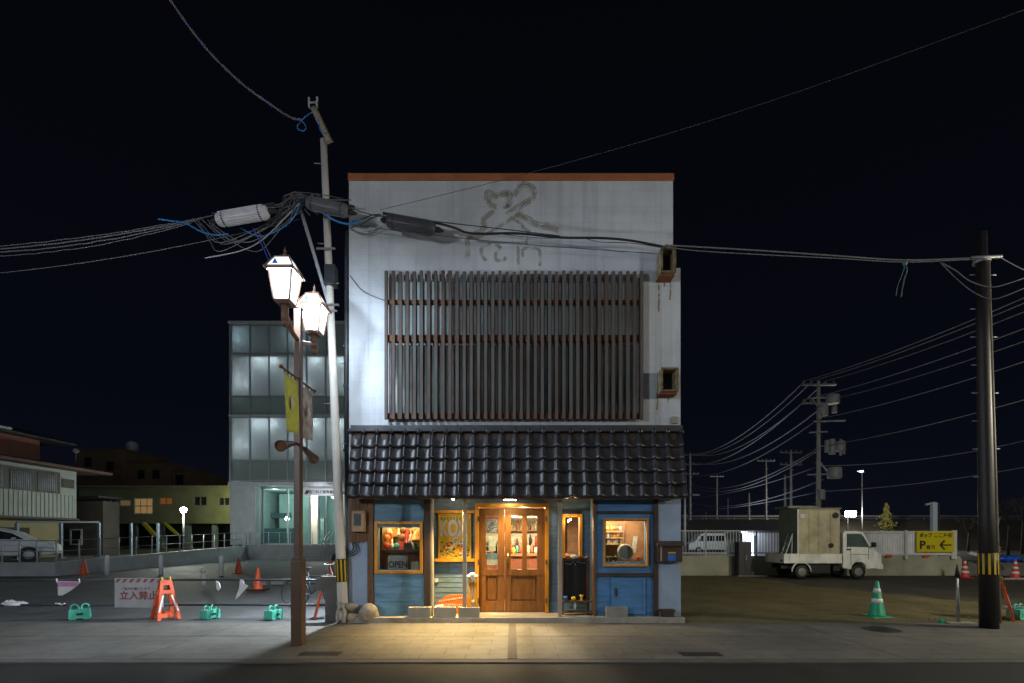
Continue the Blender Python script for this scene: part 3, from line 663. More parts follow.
# sign bracket boxes on the pier
def ventbox(px0, px1, py0, py1, dep, lab):
    y1 = F-.002; y0 = F-dep; s_ = (F-dep)/F
    x0, x1 = ax(px0, y0), ax(px1, y0); z0, z1 = az(py1, y0), az(py0, y0); tk = .03
    t = thing('sign_bracket_box', ((x0+x1)/2, F, z0), lab, 'bracket', 'rusty bracket boxes on the right pier')
    q = MB(); q.frame(x0, x1, z0, z1, y0+.01, y1, tk); q.build('box_shell', mat('faded_box_paint',(.30,.28,.20),.8,amp=.3,scale=9,col2=(.17,.11,.04),thresh=(.5,.62)), t, bevel=.004)
    MB().frame(x0-.01, x1+.01, z0-.01, z1+.01, y0-.01, y0+.0095, .035).build('rusty_rim', mat('ochre_rust',(.22,.17,.09),.8,amp=.3,scale=14,col2=(.10,.05,.02),thresh=(.5,.6)), t)
    MB().box(x0+tk, x1-tk, y1-.03, y1-.01, z0+tk, z1-tk).build('back_plate', DSTEEL, t)
    MB().box(x0-.02, x1+.0, y0+.04, y1, z0-.045, z0-.011).build('bottom_flange', RUST, t); return t
ventbox(661.5,675.5,246.5,272,.30,'upper rusty square bracket box where the cable crosses the facade')
ventbox(661.5,678,368,391,.28,'lower rusty square bracket box on the right pier beside the slats')
# mail box & meter
mb_ = thing('wooden_mailbox', (fx(670), F-.15, fz(563)), 'dark wooden letter box with a blue sticker on the pale pier', 'mailbox')
MB().box(ax(658,9.33), ax(682.5,9.33), 9.33, F-.013, az(562,9.33), az(545,9.33)).build('body', DTIMB, mb_, bevel=.006)
MB().prism([(9.29,az(546,9.33)),(9.29,az(543.6,9.33)),(F-.013,az(541,9.33)),(F-.013,az(546,9.33)+.02)], ax(657,9.33), ax(683.5,9.33), 'YZ').build('lid', DTIMB, mb_)
MB().box(ax(668,9.32), ax(676,9.32), 9.322, 9.329, az(561,9.33), az(554.5,9.33)).build('blue_sticker', mat('sticker_blue',(.03,.12,.5),.5), mb_); MB().box(ax(668,9.32), ax(676,9.32), 9.322, 9.329, az(553.8,9.33), az(552,9.33)).build('yellow_label', mat('label_yellow',(.4,.28,.05),.5), mb_)
MB().box(ax(660.5,9.32), ax(662,9.32), 9.322, 9.329, az(561,9.33), az(546,9.33)).build('brass_strip', GTIMB, mb_)
mt = thing('electric_meter', (fx(360), F-.1, fz(545)), 'tan electricity meter box on dark boards beside the utility pole', 'meter')
q = MB()
for i in range(5): q.box(fx(349.5)+i*.069, fx(349.5)+i*.069+.064, F-.04, F-.0125, fz(543)+random.uniform(0,.04), fz(497))
q.build('backing_board', TIMBER, mt)
MB().box(fx(354), fx(367), F-.16, F-.041, fz(532), fz(511)).build('meter_box', mat('tan_case',(.34,.22,.12),.5,amp=.15), mt, bevel=.02)
MB().box(fx(356.6), fx(363.5), F-.168, F-.1601, fz(526), fz(514)).build('meter_window', mat('meter_face',(.08,.09,.10),.15), mt)
q = MB()
for a in (0,1,2): q.tube(smooth_pts([(fx(352+a*2),F-.03,fz(541)),(fx(354+a*3),F-.05,fz(549+a)),(fx(349),F-.06,fz(552+a*2)),(fx(346.5),F-.06,fz(546))]), .010, 6)
q.build('loose_cable', BLACK, mt)
gt = MB().tube([(fx(345.8),F+.06,.0),(fx(345.8),F+.06,fz(262)),(fx(346.8),F+.06,fz(230))], .045, 10)
for py in (345,385,450,550): gt.box(fx(345)-.05, fx(349.2), F+.03, F+.09, fz(py)-.02, fz(py)+.02)
tag(gt.build('drainpipe', DSTEEL), 'dark drainpipe running up the left edge of the white facade', 'pipe')
tag(MB().tube(smooth_pts([(fx(350),F-.02,fz(276)),(fx(362),F-.04,fz(291)),(fx(375),F-.05,fz(298)),(fx(388),F-.06,fz(303))]), .008, 6).build('loose_cord', GCABLE), 'loose grey cord drooping from the wall edge to the slats', 'cable')
tag(MB().box(fx(671),fx(677),F-.05,F-.002,fz(424),fz(417)).build('junction_box', GTIMB, bevel=.006), 'tiny beige junction box low on the pier above the awning', 'box')

# ------------------------------------------------------------------ things before the shop
def block(px0, px1, py0, py1, y, lab, solid=False):
    x0, x1, z0, z1 = ax(px0,y), ax(px1,y), .1, az(py0,y)
    t = thing('concrete_planter', ((x0+x1)/2, y+.1, .1), lab, 'planter', 'concrete planters on the doorstep')
    q = MB(); q.prism([(x0+.008,z0),(x1-.008,z0),(x1,z1),(x0,z1)], y, y+.03); q.prism([(x0+.008,z0),(x1-.008,z0),(x1,z1),(x0,z1)], y+.12, y+.15)
    q.box(x0+.005,x0+.035,y+.03,y+.12,z0,z1); q.box(x1-.035,x1-.005,y+.03,y+.12,z0,z1); q.build('trough', CONC, t, bevel=.004)
    MB().box(x0+.035,x1-.035,y+.0301,y+.1199,z0,z1-.02).build('soil', DIRT, t); return t
block(408,430.5,607.5,618,9.31,'concrete planter left of the others, below the left blue panel'); block(433.5,455.5,607.5,618,9.31,'concrete planter between the other two, white shells behind it'); block(458,479.5,607.5,618,9.31,'concrete planter nearest the wooden door')
block(606.5,628,607.5,618,9.31,'concrete planter on the step under the right window')
o = MB(); 
for k in range(7): o.ball((fx(436+k*2.6)+random.uniform(-.02,.02), 9.48, .13+(.12 if k < 3 else .07)+random.uniform(0,.05)), .035, (1.2,.8,.9), 8, .006)
tag(o.build('shell_pile', WHITE), 'heap of white shells behind the middle concrete planter', 'shells')
og = thing('orange_board', (ax(450,9.7), 9.7, .1), 'arched orange board with small white marks leaning by the step', 'board')
q = MB(); Y_ = 9.7; q.prism([(ax(436,Y_),.1),(ax(436.5,Y_),az(602,Y_)),(ax(440,Y_),az(599.5,Y_)),(ax(446,Y_),az(596,Y_)),(ax(452,Y_),az(594.5,Y_)),(ax(464,Y_),az(594.5,Y_)),(ax(470,Y_),az(598,Y_)),(ax(472,Y_),az(603,Y_)),(ax(472,Y_),.1)], Y_, Y_+.03)
q.build('board', mat('orange_board_paint',(.62,.16,.01),.5,amp=.12,scale=9), og)
q = MB()
for k in range(22):
    a = 439+(k%11)*2.2; r0 = 599.5 if k < 11 else 604
    if k < 11: r0 = 600.5-.35*(k%11)
    MB().box(ax(a,Y_), ax(a+random.uniform(.8,1.5),Y_), Y_-.004, Y_-.0005, az(r0+1.4,Y_), az(r0,Y_)).build('white_mark', REFL, og)
um = thing('slatted_stand', (ax(472.5,9.6), 9.6, .1), 'yellow slatted stand with white rounded top left of the door', 'stand')
q = MB()
for px in (468.6,471,474,476.6): q.box(ax(px,9.6)-.014, ax(px,9.6)+.014, 9.58, 9.61, .1, az(580,9.6))
q.box(ax(468,9.6), ax(477.2,9.6), 9.60, 9.63, .12, .18); q.box(ax(468,9.6), ax(477.2,9.6), 9.60, 9.63, .65, .72); q.build('slats', mat('yellow_wood',(.62,.33,.02),.5,amp=.15), um)
q = MB(); 
for dx, dz, r0 in ((-.05,0,.05),(.05,0,.05),(0,.03,.055),(-.02,-.03,.045),(.03,-.03,.045)): q.ball((ax(472.5,9.6)+dx, 9.58, az(576.5,9.6)+dz), r0, (1.2,.7,.9), 10)
q.build('rounded_top', WHITE, um); MB().ball((ax(473,9.57), 9.565, az(602,9.6)), .035, (1,.4,1.2), 10).build('grey_weight', LSTEEL, um)
# blackboard stand
bs = thing('blackboard_stand', (ax(575,9.72), 9.75, .1), 'wooden stand with a blackboard and small shelf right of the door', 'blackboard')
Y_ = 9.72
MB().box(ax(563.5,Y_), ax(586.5,Y_), Y_, Y_+.02, az(599,Y_), az(560.5,Y_)).build('blackboard', mat('blackboard',(.008,.009,.010),.7,amp=.3,scale=10), bs)
MB().frame(ax(562,Y_), ax(588,Y_), az(600,Y_), az(559,Y_), Y_-.012, Y_-.0005, .025).build('frame', mat('redbrown_frame',(.09,.03,.025),.5), bs)
for px in (562.5,587.5): MB().box(ax(px,Y_)-.018, ax(px,Y_)+.018, Y_-.06, Y_-.013, .1, az(560,Y_)).build('leg', mat('redbrown_frame'), bs)
for py in (600.5, 611): MB().box(ax(562,Y_), ax(591,Y_), 9.55, Y_-.001, az(py,Y_)-.015, az(py,Y_)+.012).build('shelf', TIMBER, bs)
q = MB()
for k in range(9): q.ball((ax(566+k*2.3,Y_), Y_-.004, az(562.5+random.uniform(-1,2),Y_)), .012, (1,.2,1), 6)
q.build('chalk_marks', mat('chalk',(.35,.38,.34),.9), bs)
item('blue_mug','blue mug on the shelf of the blackboard stand','mug', MB().lathe((ax(565.5,9.62),9.62,az(600,Y_)), [(.038,0),(.042,.09),(.036,.09),(.034,.02)], 14), mat('mug_blue',(.03,.15,.45),.4))
item('yellow_pot','round yellow pot between the blue mug and the yellow cup','pot', MB().lathe((ax(573.5,9.62),9.62,az(600,Y_)), [(.02,0),(.045,.03),(.045,.06),(.025,.08)], 14), mat('pot_yellow',(.6,.45,.02),.4))
item('yellow_cup','flared yellow cup at the right end of the blackboard shelf','cup', MB().lathe((ax(581.5,9.62),9.62,az(600,Y_)), [(.04,0),(.015,.03),(.018,.06),(.05,.11),(.044,.11)], 14), mat('pot_yellow'))
item('white_feather','white leaf-shaped ornament low inside the blackboard stand','ornament', MB().ball((ax(575,9.6),9.6,az(606,9.6)), .05, (.5,.2,1.4), 10), WHITE)
item('folded_cloth','folded white cloth on top of the blackboard stand','cloth', MB().ball((ax(574,9.7),9.7,az(556.5,9.7)), .08, (1,.7,.5), 12, .008), WHITE)
q = MB()
for k in range(14): q.ball((ax(563+k*1.9,9.7), 9.7, az(557.7+random.uniform(-.8,.8),9.7)), .03, (1.2,1,.6), 6, .006)
tag(q.build('dried_wreath', mat('dried_leaves',(.13,.07,.03),.9,amp=.4,scale=30)), 'dried brown leaves laid along the top of the blackboard stand', 'wreath')
q = MB().box(fx(660),fx(671.5),9.34,9.47,.1,fz(611)); q.box(fx(659),fx(672.5),9.33,9.48,fz(611),fz(608.5)); q.box(fx(662),fx(664),9.335,9.3395,.1,.16)
tag(q.build('wooden_crate', DTIMB), 'small dark wooden crate at the foot of the pale pier', 'crate')
wl_ = thing('added_side_lamp', (WX0-.02,10.4,2.7), 'unseen white wall lamp added on the left side of the shop to light the car park', 'lamp')  # out of view behind the facade, added to brighten the car park
MB().box(WX0-.14,WX0-.001,10.2,10.6,2.7,2.95).build('housing', LSTEEL, wl_); MB().box(WX0-.15,WX0-.02,10.22,10.58,2.685,2.6995).build('lens', emit('side_lamp_glow',(.85,.93,1),20), wl_)
light('unseen_light','SPOT',(WX0-.16,10.35,2.66),560,(.84,.94,1),.06,rot=(R(2),R(22),0),spot=R(150),blend=.8,parent=wl_)
# sacks at the pole
for i, (px, py, y, r0, sc, lab) in enumerate(((352.5,606.5,9.38,.15,(1.05,.8,.62),'burlap sack lying on top beside the pole'), (353,617,9.38,.14,(1.0,.8,.75),'burlap sack at the bottom beside the pole'), (368,612.5,9.30,.17,(1.05,.85,1.05),'largest round burlap sack before the brown post'), (375,613,9.42,.13,(.7,.8,1.1),'narrow burlap sack against the blue panel'))):
    q = MB(); p = at(px, py, y); q.ball(p, r0*.86, sc, 20)
    for v in q.bm.verts:
        n = math.sin(v.co.x*30+i)*math.sin(v.co.z*26)*.008+math.sin(v.co.x*17+v.co.z*13+i*2)*.018+math.cos(v.co.z*19-v.co.y*11+i)*.012; v.co += (v.co-p).normalized()*n; v.co.z = max(v.co.z, .0)
    tag(q.build('burlap_sack', SACK), lab, 'sack', 'burlap sacks at the pole')

# ------------------------------------------------------------------ twin street lantern
lx, ly = -3.17, 7.42
LANT = 225
lamp = thing('street_lantern', (lx, ly, 0), 'brown twin lantern street lamp with yellow banners, nearest the camera', 'street lamp')
q = MB().box(lx-.08, lx+.08, ly-.08, ly+.08, 0, 1.25); q.prism([(lx-.08,1.25),(lx+.08,1.25),(lx+.062,1.31),(lx-.062,1.31)], ly-.07, ly+.07)
q.build('post_base', BROWN, lamp, bevel=.008)
MB().box(lx-.05, lx+.05, ly-.05, ly+.05, 1.3, 4.98).build('post', BROWN, lamp, bevel=.012)
GLOW, _nt, _o = newmat('lantern_glow')
_e = _nt.nodes.new('ShaderNodeEmission'); _e.inputs[0].default_value = (.86,.94,1,1); _e.inputs[1].default_value = 1.9
_t = _nt.nodes.new('ShaderNodeBsdfTransparent'); _x = _nt.nodes.new('ShaderNodeMixShader'); _x.inputs[0].default_value = .5
L(_nt,_t.outputs[0],_x.inputs[1]); L(_nt,_e.outputs[0],_x.inputs[2]); L(_nt,_x.outputs[0],_o.inputs[0])
q = MB().lathe((lx,ly,4.98), [(.075,0),(.04,.03),(.05,.05),(.01,.12)], 12); q.build('post_cap', BRACK, lamp)
for yy in (6.98, 8.02):
    sg = 1 if yy > ly else -1
    q = MB().tube(smooth_pts([(lx,ly+sg*.05,4.52),(lx,ly+sg*.22,4.56),(lx,yy-sg*.10,4.66),(lx,yy,4.72)]), .035, 10); q.tube([(lx,yy,4.58),(lx,yy,4.84)], .05, 12); q.lathe((lx,yy,4.54),[(.03,0),(.055,.04),(.05,.07)],12)
    q.build('arm', BRACK, lamp)
    zb = 4.86; ln = MB(); ln.lathe((lx,yy,zb), [(.10,-.03),(.13,0),(.13,.02)], sq=True)
    n0_ = len(C.objects)
    for sx_ in (-1,1):
        for sy_ in (-1,1): ln.bar((lx+sx_*.13,yy+sy_*.13,zb+.015),(lx+sx_*.19,yy+sy_*.19,zb+.42),.024)
    ln.frame(lx-.2,lx+.2,0,1,0,0,0) if False else None
    for a_ in (-1,1):
        ln.box(lx-.21,lx+.21,yy+a_*.21-.012,yy+a_*.21+.012,zb+.40,zb+.44); ln.box(lx+a_*.21-.012,lx+a_*.21+.012,yy-.21,yy+.21,zb+.401,zb+.441)
    # roof frame
    for sx_ in (-1,1):
        for sy_ in (-1,1): ln.bar((lx+sx_*.24,yy+sy_*.24,zb+.42),(lx+sx_*.12,yy+sy_*.12,zb+.60),.016)
        ln.bar((lx+sx_*.235,yy-.25,zb+.425),(lx+sx_*.235,yy+.25,zb+.425),.02); ln.bar((lx-.25,yy+sx_*.235,zb+.426),(lx+.25,yy+sx_*.235,zb+.426),.02)
    ln.lathe((lx,yy,zb+.60), [(.13,0),(.12,.015)], sq=True)
    hsg = ln.build('lantern_frame', BRACK, lamp)
    fn = MB().lathe((lx,yy,zb+.615), [(.07,0),(.03,.02),(.05,.045),(.03,.075),(.015,.09),(.026,.12),(.012,.145),(.003,.18)], 12); fn.ball((lx-.07,yy,zb+.65),.025); fn.ball((lx+.07,yy,zb+.65),.025); fn.build('finial', BRACK, hsg)
    for sx_, sy_ in ((0,-1),(0,1),(-1,0),(1,0)):
        gl = MB(); a0, a1 = .120, .178; z0_, z1_ = zb+.022, zb+.40
        if sx_ == 0: P4 = [(-a0,sy_*a0,z0_),(a0,sy_*a0,z0_),(a1,sy_*a1,z1_),(-a1,sy_*a1,z1_)]
        else: P4 = [(sx_*a0,-a0,z0_),(sx_*a0,a0,z0_),(sx_*a1,a1,z1_),(sx_*a1,-a1,z1_)]
        gl._f([gl.bm.verts.new((lx+p[0],yy+p[1],p[2])) for p in P4]); gl.build('glowing_glass', GLOW, hsg)
    MB().lathe((lx,yy,zb+.05), [(.02,0),(.035,.05),(.035,.16),(.015,.2)], 12).build('bulb', emit('bulb_core',(.9,.96,1),30), hsg)
    light('lantern_light','POINT',(lx,yy,zb+.30),LANT*(1.35 if yy < 7.5 else .48),(.70,.84,1),.05,parent=hsg)
    MB().lathe((lx,yy,zb+.445), [(.205,0),(.115,.15)], sq=True).build('top_glass', emit('lantern_top_glow', (.80,.88,1), 1.1), hsg)
    q = MB(); q.prism([(lx-.12,zb+.47),(lx-.02,zb+.47),(lx-.07,zb+.55)], yy-.205, yy-.200); q.build('blue_emblem', mat('emblem_blue',(.05,.2,.6),.5), hsg)
for o in C.objects:      # lantern heads: slimmer than first drawn
    if o.type == 'MESH' and o.name.split('.')[0] in ('lantern_frame','finial','glowing_glass','top_glass','blue_emblem','bulb') and (o.parent == lamp or (o.parent and o.parent.parent == lamp)):
        ys = [v.co.y for v in o.data.vertices]; cy = (6.98 if sum(ys)/len(ys)+ly < 7.5 else 8.02)-ly
        for v in o.data.vertices: v.co.x *= .84; v.co.y = cy+(v.co.y-cy)*.84
q = MB().tube([(lx-.0,6.87,3.94),(lx,8.02,3.94)], .014, 8); q.ball((lx,6.86,3.94),.028); q.ball((lx,8.03,3.94),.028); q.build('banner_rod', RUST, lamp)
def banner(y0, y1, z0, z1, m_, lab):
    q = MB(); n, k = 12, 10; V = []
    for j in range(k+1):
        for i in range(n+1):
            u, v = i/n, j/k; y = y0+(y1-y0)*u; z = z1+(z0-z1)*v
            V.append(q.bm.verts.new((lx+.03*math.sin(u*7+v*2)*v+(.015 if y0 < ly else -.01), y+.02*math.sin(v*3)*u, z-.03*u*(y0<ly)*v)))
    for j in range(k):
        for i in range(n):
            a = j*(n+1)+i; f = q._f([V[a],V[a+1],V[a+n+2],V[a+n+1]]); f.smooth = True
    b = q.build('banner', m_, lamp); tag(b, lab); MB().prism([((y0+y1)/2-.04,(z0+z1)/2+.12),((y0+y1)/2+.06,(z0+z1)/2+.02),((y0+y1)/2-.02,(z0+z1)/2-.10),((y0+y1)/2-.06,(z0+z1)/2)], lx+.040, lx+.044, 'YZ').build('banner_print', PAPER, b); sd = b.modifiers.new('s','SOLIDIFY'); sd.thickness = .004
    q = MB(); 
    for i in range(4): q.tube([(lx,y0+(y1-y0)*(i+.3)/3.6,3.93),(lx,y0+(y1-y0)*(i+.3)/3.6,z1)], .006, 6)
    q.build('banner_tie', BLACK, b)
banner(6.93, 7.34, 3.12, 3.88, FLAGY, 'yellow green banner on the near side of the post')
banner(7.52, 7.92, 3.12, 3.88, FLAGW, 'faded patterned banner on the far side of the post')
for yy, sg in ((ly,-1),(ly,1)):
    b0 = Vector((lx, ly+sg*.10, 2.98)); d = Vector((0, sg, -.28)).normalized()
    q = MB().lathe(b0+d*.12, [(.038,0),(.042,.05),(.056,.2),(.076,.36),(.082,.38),(.07,.38),(.045,.22)], 18, d); sp = q.build('loudspeaker', mat('speaker_brown',(.06,.04,.035),.4,amp=.2), lamp)
    MB().tube([b0+d*.02-Vector((0,sg*.06,0)), b0+d*.16], .022, 8).build('speaker_mount', DSTEEL, sp); MB().lathe(b0+d*.47, [(.066,0),(.066,.005)], 16, d).build('speaker_mouth', RUST, sp)
# same lanterns along and across the street, unseen, added to light the scene
def relight(o, k, col, nm):
    for c in o.children_recursive:
        if c.type == 'LIGHT': c.data = c.data.copy(); c.data.energy *= k; c.data.color = col; c.data.shadow_soft_size = .12
    return o
for xx in (14.6, -20.5):
    t = dup(lamp, (xx, ly, 0), label='unseen brown twin lantern lamp added further %s along the street for its light' % ('right' if xx > 0 else 'left'), group='twin lanterns along the street')
    relight(t, 5.5 if xx > 0 else .9, (1,.92,.68) if xx > 0 else (.85,.93,1), '')
lamp['group'] = 'twin lanterns along the street'
t = dup(lamp, (13.5, -1.6, 0), rz=PI, label='unseen brown twin lantern lamp added across the road to the right for its light'); relight(t, 3.8, (1,.95,.84), '')
t = dup(lamp, (-8.5, -2.6, 0), rz=PI, label='unseen brown twin lantern lamp added across the road to the left for its light'); relight(t, 5.2, (.86,.93,1), '')

# ------------------------------------------------------------------ leaning utility pole left
pb = Vector((-3.16, 9.38, 0)); ptop = Vector((ax(323.5,9.38), 9.38, az(140,9.38)))
def pp(z): return pb.lerp(ptop, z/ptop.z)
up = thing('utility_pole', pb, 'pale slim leaning utility pole at the left corner of the shop', 'utility pole')
MB().tube([pp(0), pp(.6), pp(3), pp(6), pp(ptop.z)], [.098,.095,.078,.068,.058], 16).build('pole', WPOLE, up)
def band(parent, base, fn, z0, z1, r0, nst):
    q = MB().tube([fn(z0), fn(z1)], [r0,r0], 24); q.build('band', BLACK, parent)
    s2 = MB()
    for i in range(nst):
        a = 2*PI*i/nst; a2 = a+2*PI/nst*.42; V = []
        for aa in (a, (a+a2)/2, a2):
            for z in (z0+.01, z1-.01): V.append(s2.bm.verts.new(fn(z)+Vector((math.cos(aa)*(r0+.003), math.sin(aa)*(r0+.003), 0))))
        s2._f([V[0],V[2],V[3],V[1]]); s2._f([V[2],V[4],V[5],V[3]])
    s2.build('yellow_stripe', YEL, parent)
band(up, pb, pp, az(582,9.3), az(559,9.3), .102, 9)
q = MB()
for i in range(9):
    z = 2.6+i*.75; s_ = 1 if i % 2 else -1; p = pp(z); q.tube([p, p+Vector((s_*.19,-.02,0))], .009, 6)
q.build('step_bolt', GSTEEL, up)
a1 = at(313,108,9.3); a2 = at(329,142,9.3)
q = MB().bar(a1, a2, .075, .09); q.bar(a1+Vector((.05,.06,0)), a2+Vector((.03,.06,.05)), .04, .05); q.build('top_crossarm', mat('weathered_arm',(.33,.29,.22),.8,amp=.2,scale=9), up)
q = MB()
for dx in (-.07,.07): q.bar(a1+Vector((dx,0,0)), a1+Vector((dx*1.1,0,.2)), .03); 
q.bar(a1+Vector((-.07,0,.1)), a1+Vector((.07,0,.1)), .025); q.build('insulator_fork', LSTEEL, up)
MB().tube([pp(az(308,9.3)), at(300,207,9.15)], .032, 10).build('stay_strut', LSTEEL, up)
MB().box(pp(5.4).x-.10, pp(5.4).x+.10, 9.26, 9.46, az(285,9.3), az(265,9.3)).build('clamp_box', DSTEEL, up, bevel=.015)
q = MB()
for z, w_ in ((az(250,9.3),.17),(az(306,9.3),.2),(az(312,9.3),.16)): MB().box(pp(z).x-w_, pp(z).x+w_, 9.24, 9.27, z-.015, z+.015).build('bracket', GSTEEL, up)
q = MB().tube(smooth_pts([pp(.0)+Vector((-.07,-.12,.02)), pp(.2)+Vector((-.06,-.13,0)), pp(.34)+Vector((.02,-.13,0)), pp(.2)+Vector((.07,-.13,0)), pp(.02)+Vector((.05,-.14,0))]), .03, 8)
q.tube(smooth_pts([pp(.36)+Vector((-.1,-.05,0)), pp(.38)+Vector((0,-.12,0)), pp(.36)+Vector((.1,-.05,0))]), .012, 6); q.ball(pp(.15)+Vector((.0,-.12,0)), .07, (.8,.6,1.6), 10, .01)
q.build('rag_bundle', mat('pale_rag',(.40,.38,.33),.9,amp=.3,scale=12,bump=.4), up)
# tangle of cables at the pole
q = MB(); j0 = at(300,203,9.15)
for k in range(22):
    a = at(random.uniform(262,290), random.uniform(205,226), 9.05+random.uniform(-.1,.1)); b = at(random.uniform(308,352), random.uniform(198,216), 9.15+random.uniform(-.1,.1)); m_ = at(random.uniform(285,315), random.uniform(192,206), 9.1+random.uniform(-.15,.1))
    q.tube(smooth_pts([a, a.lerp(m_,.5)+Vector((0,0,random.uniform(-.12,.05))), m_, m_.lerp(b,.5)+Vector((0,0,random.uniform(-.1,.06))), b]), random.choice([.007,.009,.013]), 6)
tag(q.build('cable_tangle', mat('tangle_grey',(.10,.10,.11),.5,amp=.3,scale=6)), 'tangle of grey cables bunched at the slim utility pole', 'cables')
def wire(pts, r0, m_, lab, grp=None, nm='overhead_cable', n=6): return tag(MB().tube(smooth_pts(pts, 5) if len(pts) > 2 else pts, r0, n).build(nm, m_), lab, 'cable', grp)
A = lambda px, py, Y=9.1: at(px, py, Y)
wire([A(418,159,9) if False else A(240,188+40,9), A(262,236,9), A(290,222,9), A(303,196,9)], .010, BCABLE, 'bright blue cable looping below the white splice case')
wire([A(303,203,9.0), A(318,209,9.0), A(332,219,9.0), A(349,224,9.05), A(362,219,9.1)], .016, BCABLE, 'bright blue cable dropping right from the tangle to the facade')
wire([A(158,219,9.1), A(172,221,9.1), A(185,223,9.05), A(200,231,9.0), A(214,235,9.0), A(228,234,9.0)], .014, BCABLE, 'blue cable section on the left of the white splice case')
wire([A(253,228,8.9), A(262,245,8.0), A(272,268,7.2)], .012, mat('deep_blue_cable',(.03,.07,.5),.4), 'pair-like deep blue cable running down to the near lantern')
wire([A(257,228,8.9), A(266,247,8.0), A(276,268,7.2)], .008, GCABLE, 'thin grey cable running down to the near lantern')
for k, (dy, r0) in enumerate(((0,.007),(1.2,.010),(3,.009),(5,.006))):
    a = at(-60, 250+dy*1.3, 9.4); b = at(215-8*k, 215+dy*1.6, 9.1); tag(MB().tube(wire_pts(a, b, .10+.03*k, 26, .006), r0, 6).build('overhead_cable', GCABLE), 'grey cable of the bundle leaving the frame on the left', 'cable', 'left cable bundle')
tag(MB().tube(wire_pts(at(-60,278,9.6), at(300,219,9.2), .16, 26), .006, 6).build('overhead_cable', GCABLE), 'lowest thin cable sweeping up from the left edge of the sky', 'cable')
for k in range(7):
    a = A(190+random.uniform(0,20), 218+random.uniform(0,6), 9.05); b = A(300+random.uniform(-8,12), 205+random.uniform(-2,8), 9.1); m_ = A(235+random.uniform(-20,30), 238+random.uniform(0,16), 9.0)
    wire([a, a.lerp(m_,.5)+Vector((0,0,-.08)), m_, m_.lerp(b,.5)+Vector((0,0,-.06)), b], random.choice([.006,.008]), GCABLE, 'thin slack cable loop hanging below the white splice case', 'slack loops under the splice case')
tag(MB().tube(smooth_pts([A(205,258,9.0),A(240,251,9.0),A(262,240,9.0),A(285,218,9.0),A(300,203,9.0)],6), .010, 6).build('overhead_cable', LSTEEL), 'pale cable arching up from the left into the tangle', 'cable')
def closure(p0, p1, rr, m_, lab, fin=False):
    p0, p1 = Vector(p0), Vector(p1); d = (p1-p0); l = d.length
    t = thing('splice_closure', (p0+p1)/2-Vector((0,0,rr)), lab, 'splice case')
    q = MB().lathe(p0, [(rr*.35,0),(rr*.8,.03),(rr,.10),(rr,l-.10),(rr*.8,l-.03),(rr*.35,l)], 20, d); 
    un = d.normalized(); sd_ = un.cross(Vector((0,0,1))).normalized(); u2 = sd_.cross(un)
    for a_ in range(-5, 7):
        aa = PI*a_/12*1.15; o_ = (u2*math.sin(aa)-sd_*(-1)*math.cos(aa)*(1 if (sd_.y < 0) else -1))*rr*.99; q.bar(p0+un*.09+o_, p1-un*.09+o_, .012, .012)
    q.build('case', m_, t)
    for f_ in (.16,.84): MB().lathe(p0+d*f_-d.normalized()*.015, [(rr*1.02,0),(rr*1.04,.005),(rr*1.04,.025),(rr*1.02,.03)], 20, d).build('strap', DSTEEL, t)
    MB().bar(p0+Vector((0,0,rr*.98))-d.normalized()*.06, p1+Vector((0,0,rr*.98))+d.normalized()*.10, .05, .03).build('hanger_bar', DSTEEL, t)
    q = MB().lathe(p0-d.normalized()*.10, [(.02,0),(.05,.05),(.05,.1)], 10, d); q.lathe(p1, [(.05,0),(.05,.05),(.02,.14)], 10, d); q.build('end_seal', BLACK, t); return t
closure(at(216,220.5,8.8), at(269,211.5,8.8), .12, CLOS, 'large white cylindrical splice case hanging left of the pole')
closure(at(306,202.5,9.0), at(349,212,9.0), .115, mat('grey_closure',(.12,.12,.13),.45,amp=.2), 'dark grey splice case at the building corner')
closure(at(386,220.5,9.1), at(436,229.5,9.1), .125, CLOSD, 'black splice case hanging in front of the white facade')
# along the facade
wire([A(349,208,9.0),A(366,213,9.05),A(380,216,9.1),A(440,222,9.1),A(475,226,9.1),A(520,231,9.1),A(560,236,9.1)], .009, CABLE, 'messenger wire over the black splice case')
wire([A(441,224,9.1),A(455,228,9.1),A(466,232.5,9.1),A(480,233.7,9.1),A(520,233.5,9.1),A(560,237.5,9.1),A(600,238,9.1),A(630,240.5,9.1),A(665,247,9.1)], .020, BLACK, 'thick black cable sagging across the facade right of the splice case')
wire([A(500,234,9.08),A(540,238,9.08),A(580,238,9.08),A(600,242,9.08),A(630,243,9.08),A(664,248,9.08)], .006, CABLE, 'thin wavy cable lashed under the thick black one')
wire([A(350,224,9.2),A(400,231,9.2),A(470,239,9.2),A(560,247,9.2),A(662,254,9.2)], .006, CABLE, 'thin straight cable low across the facade')
wire([A(352,222,9.1),A(362,219,9.1),A(372,215,9.1),A(381,214.5,9.1)], .010, CABLE, 'short jumper cable left of the black splice case')
wire([A(350,228,9.1),A(362,224,9.1),A(374,217,9.1),A(384,216,9.1)], .010, CABLE, 'lower short jumper cable left of the black splice case')
wire([at(380,210,9.1),at(504,179.5,8.2),at(640,142,7.2),at(800,91,6.2),at(1045,2,5.2)], .0036, CABLE, 'thin wire rising from the facade to the upper right corner')
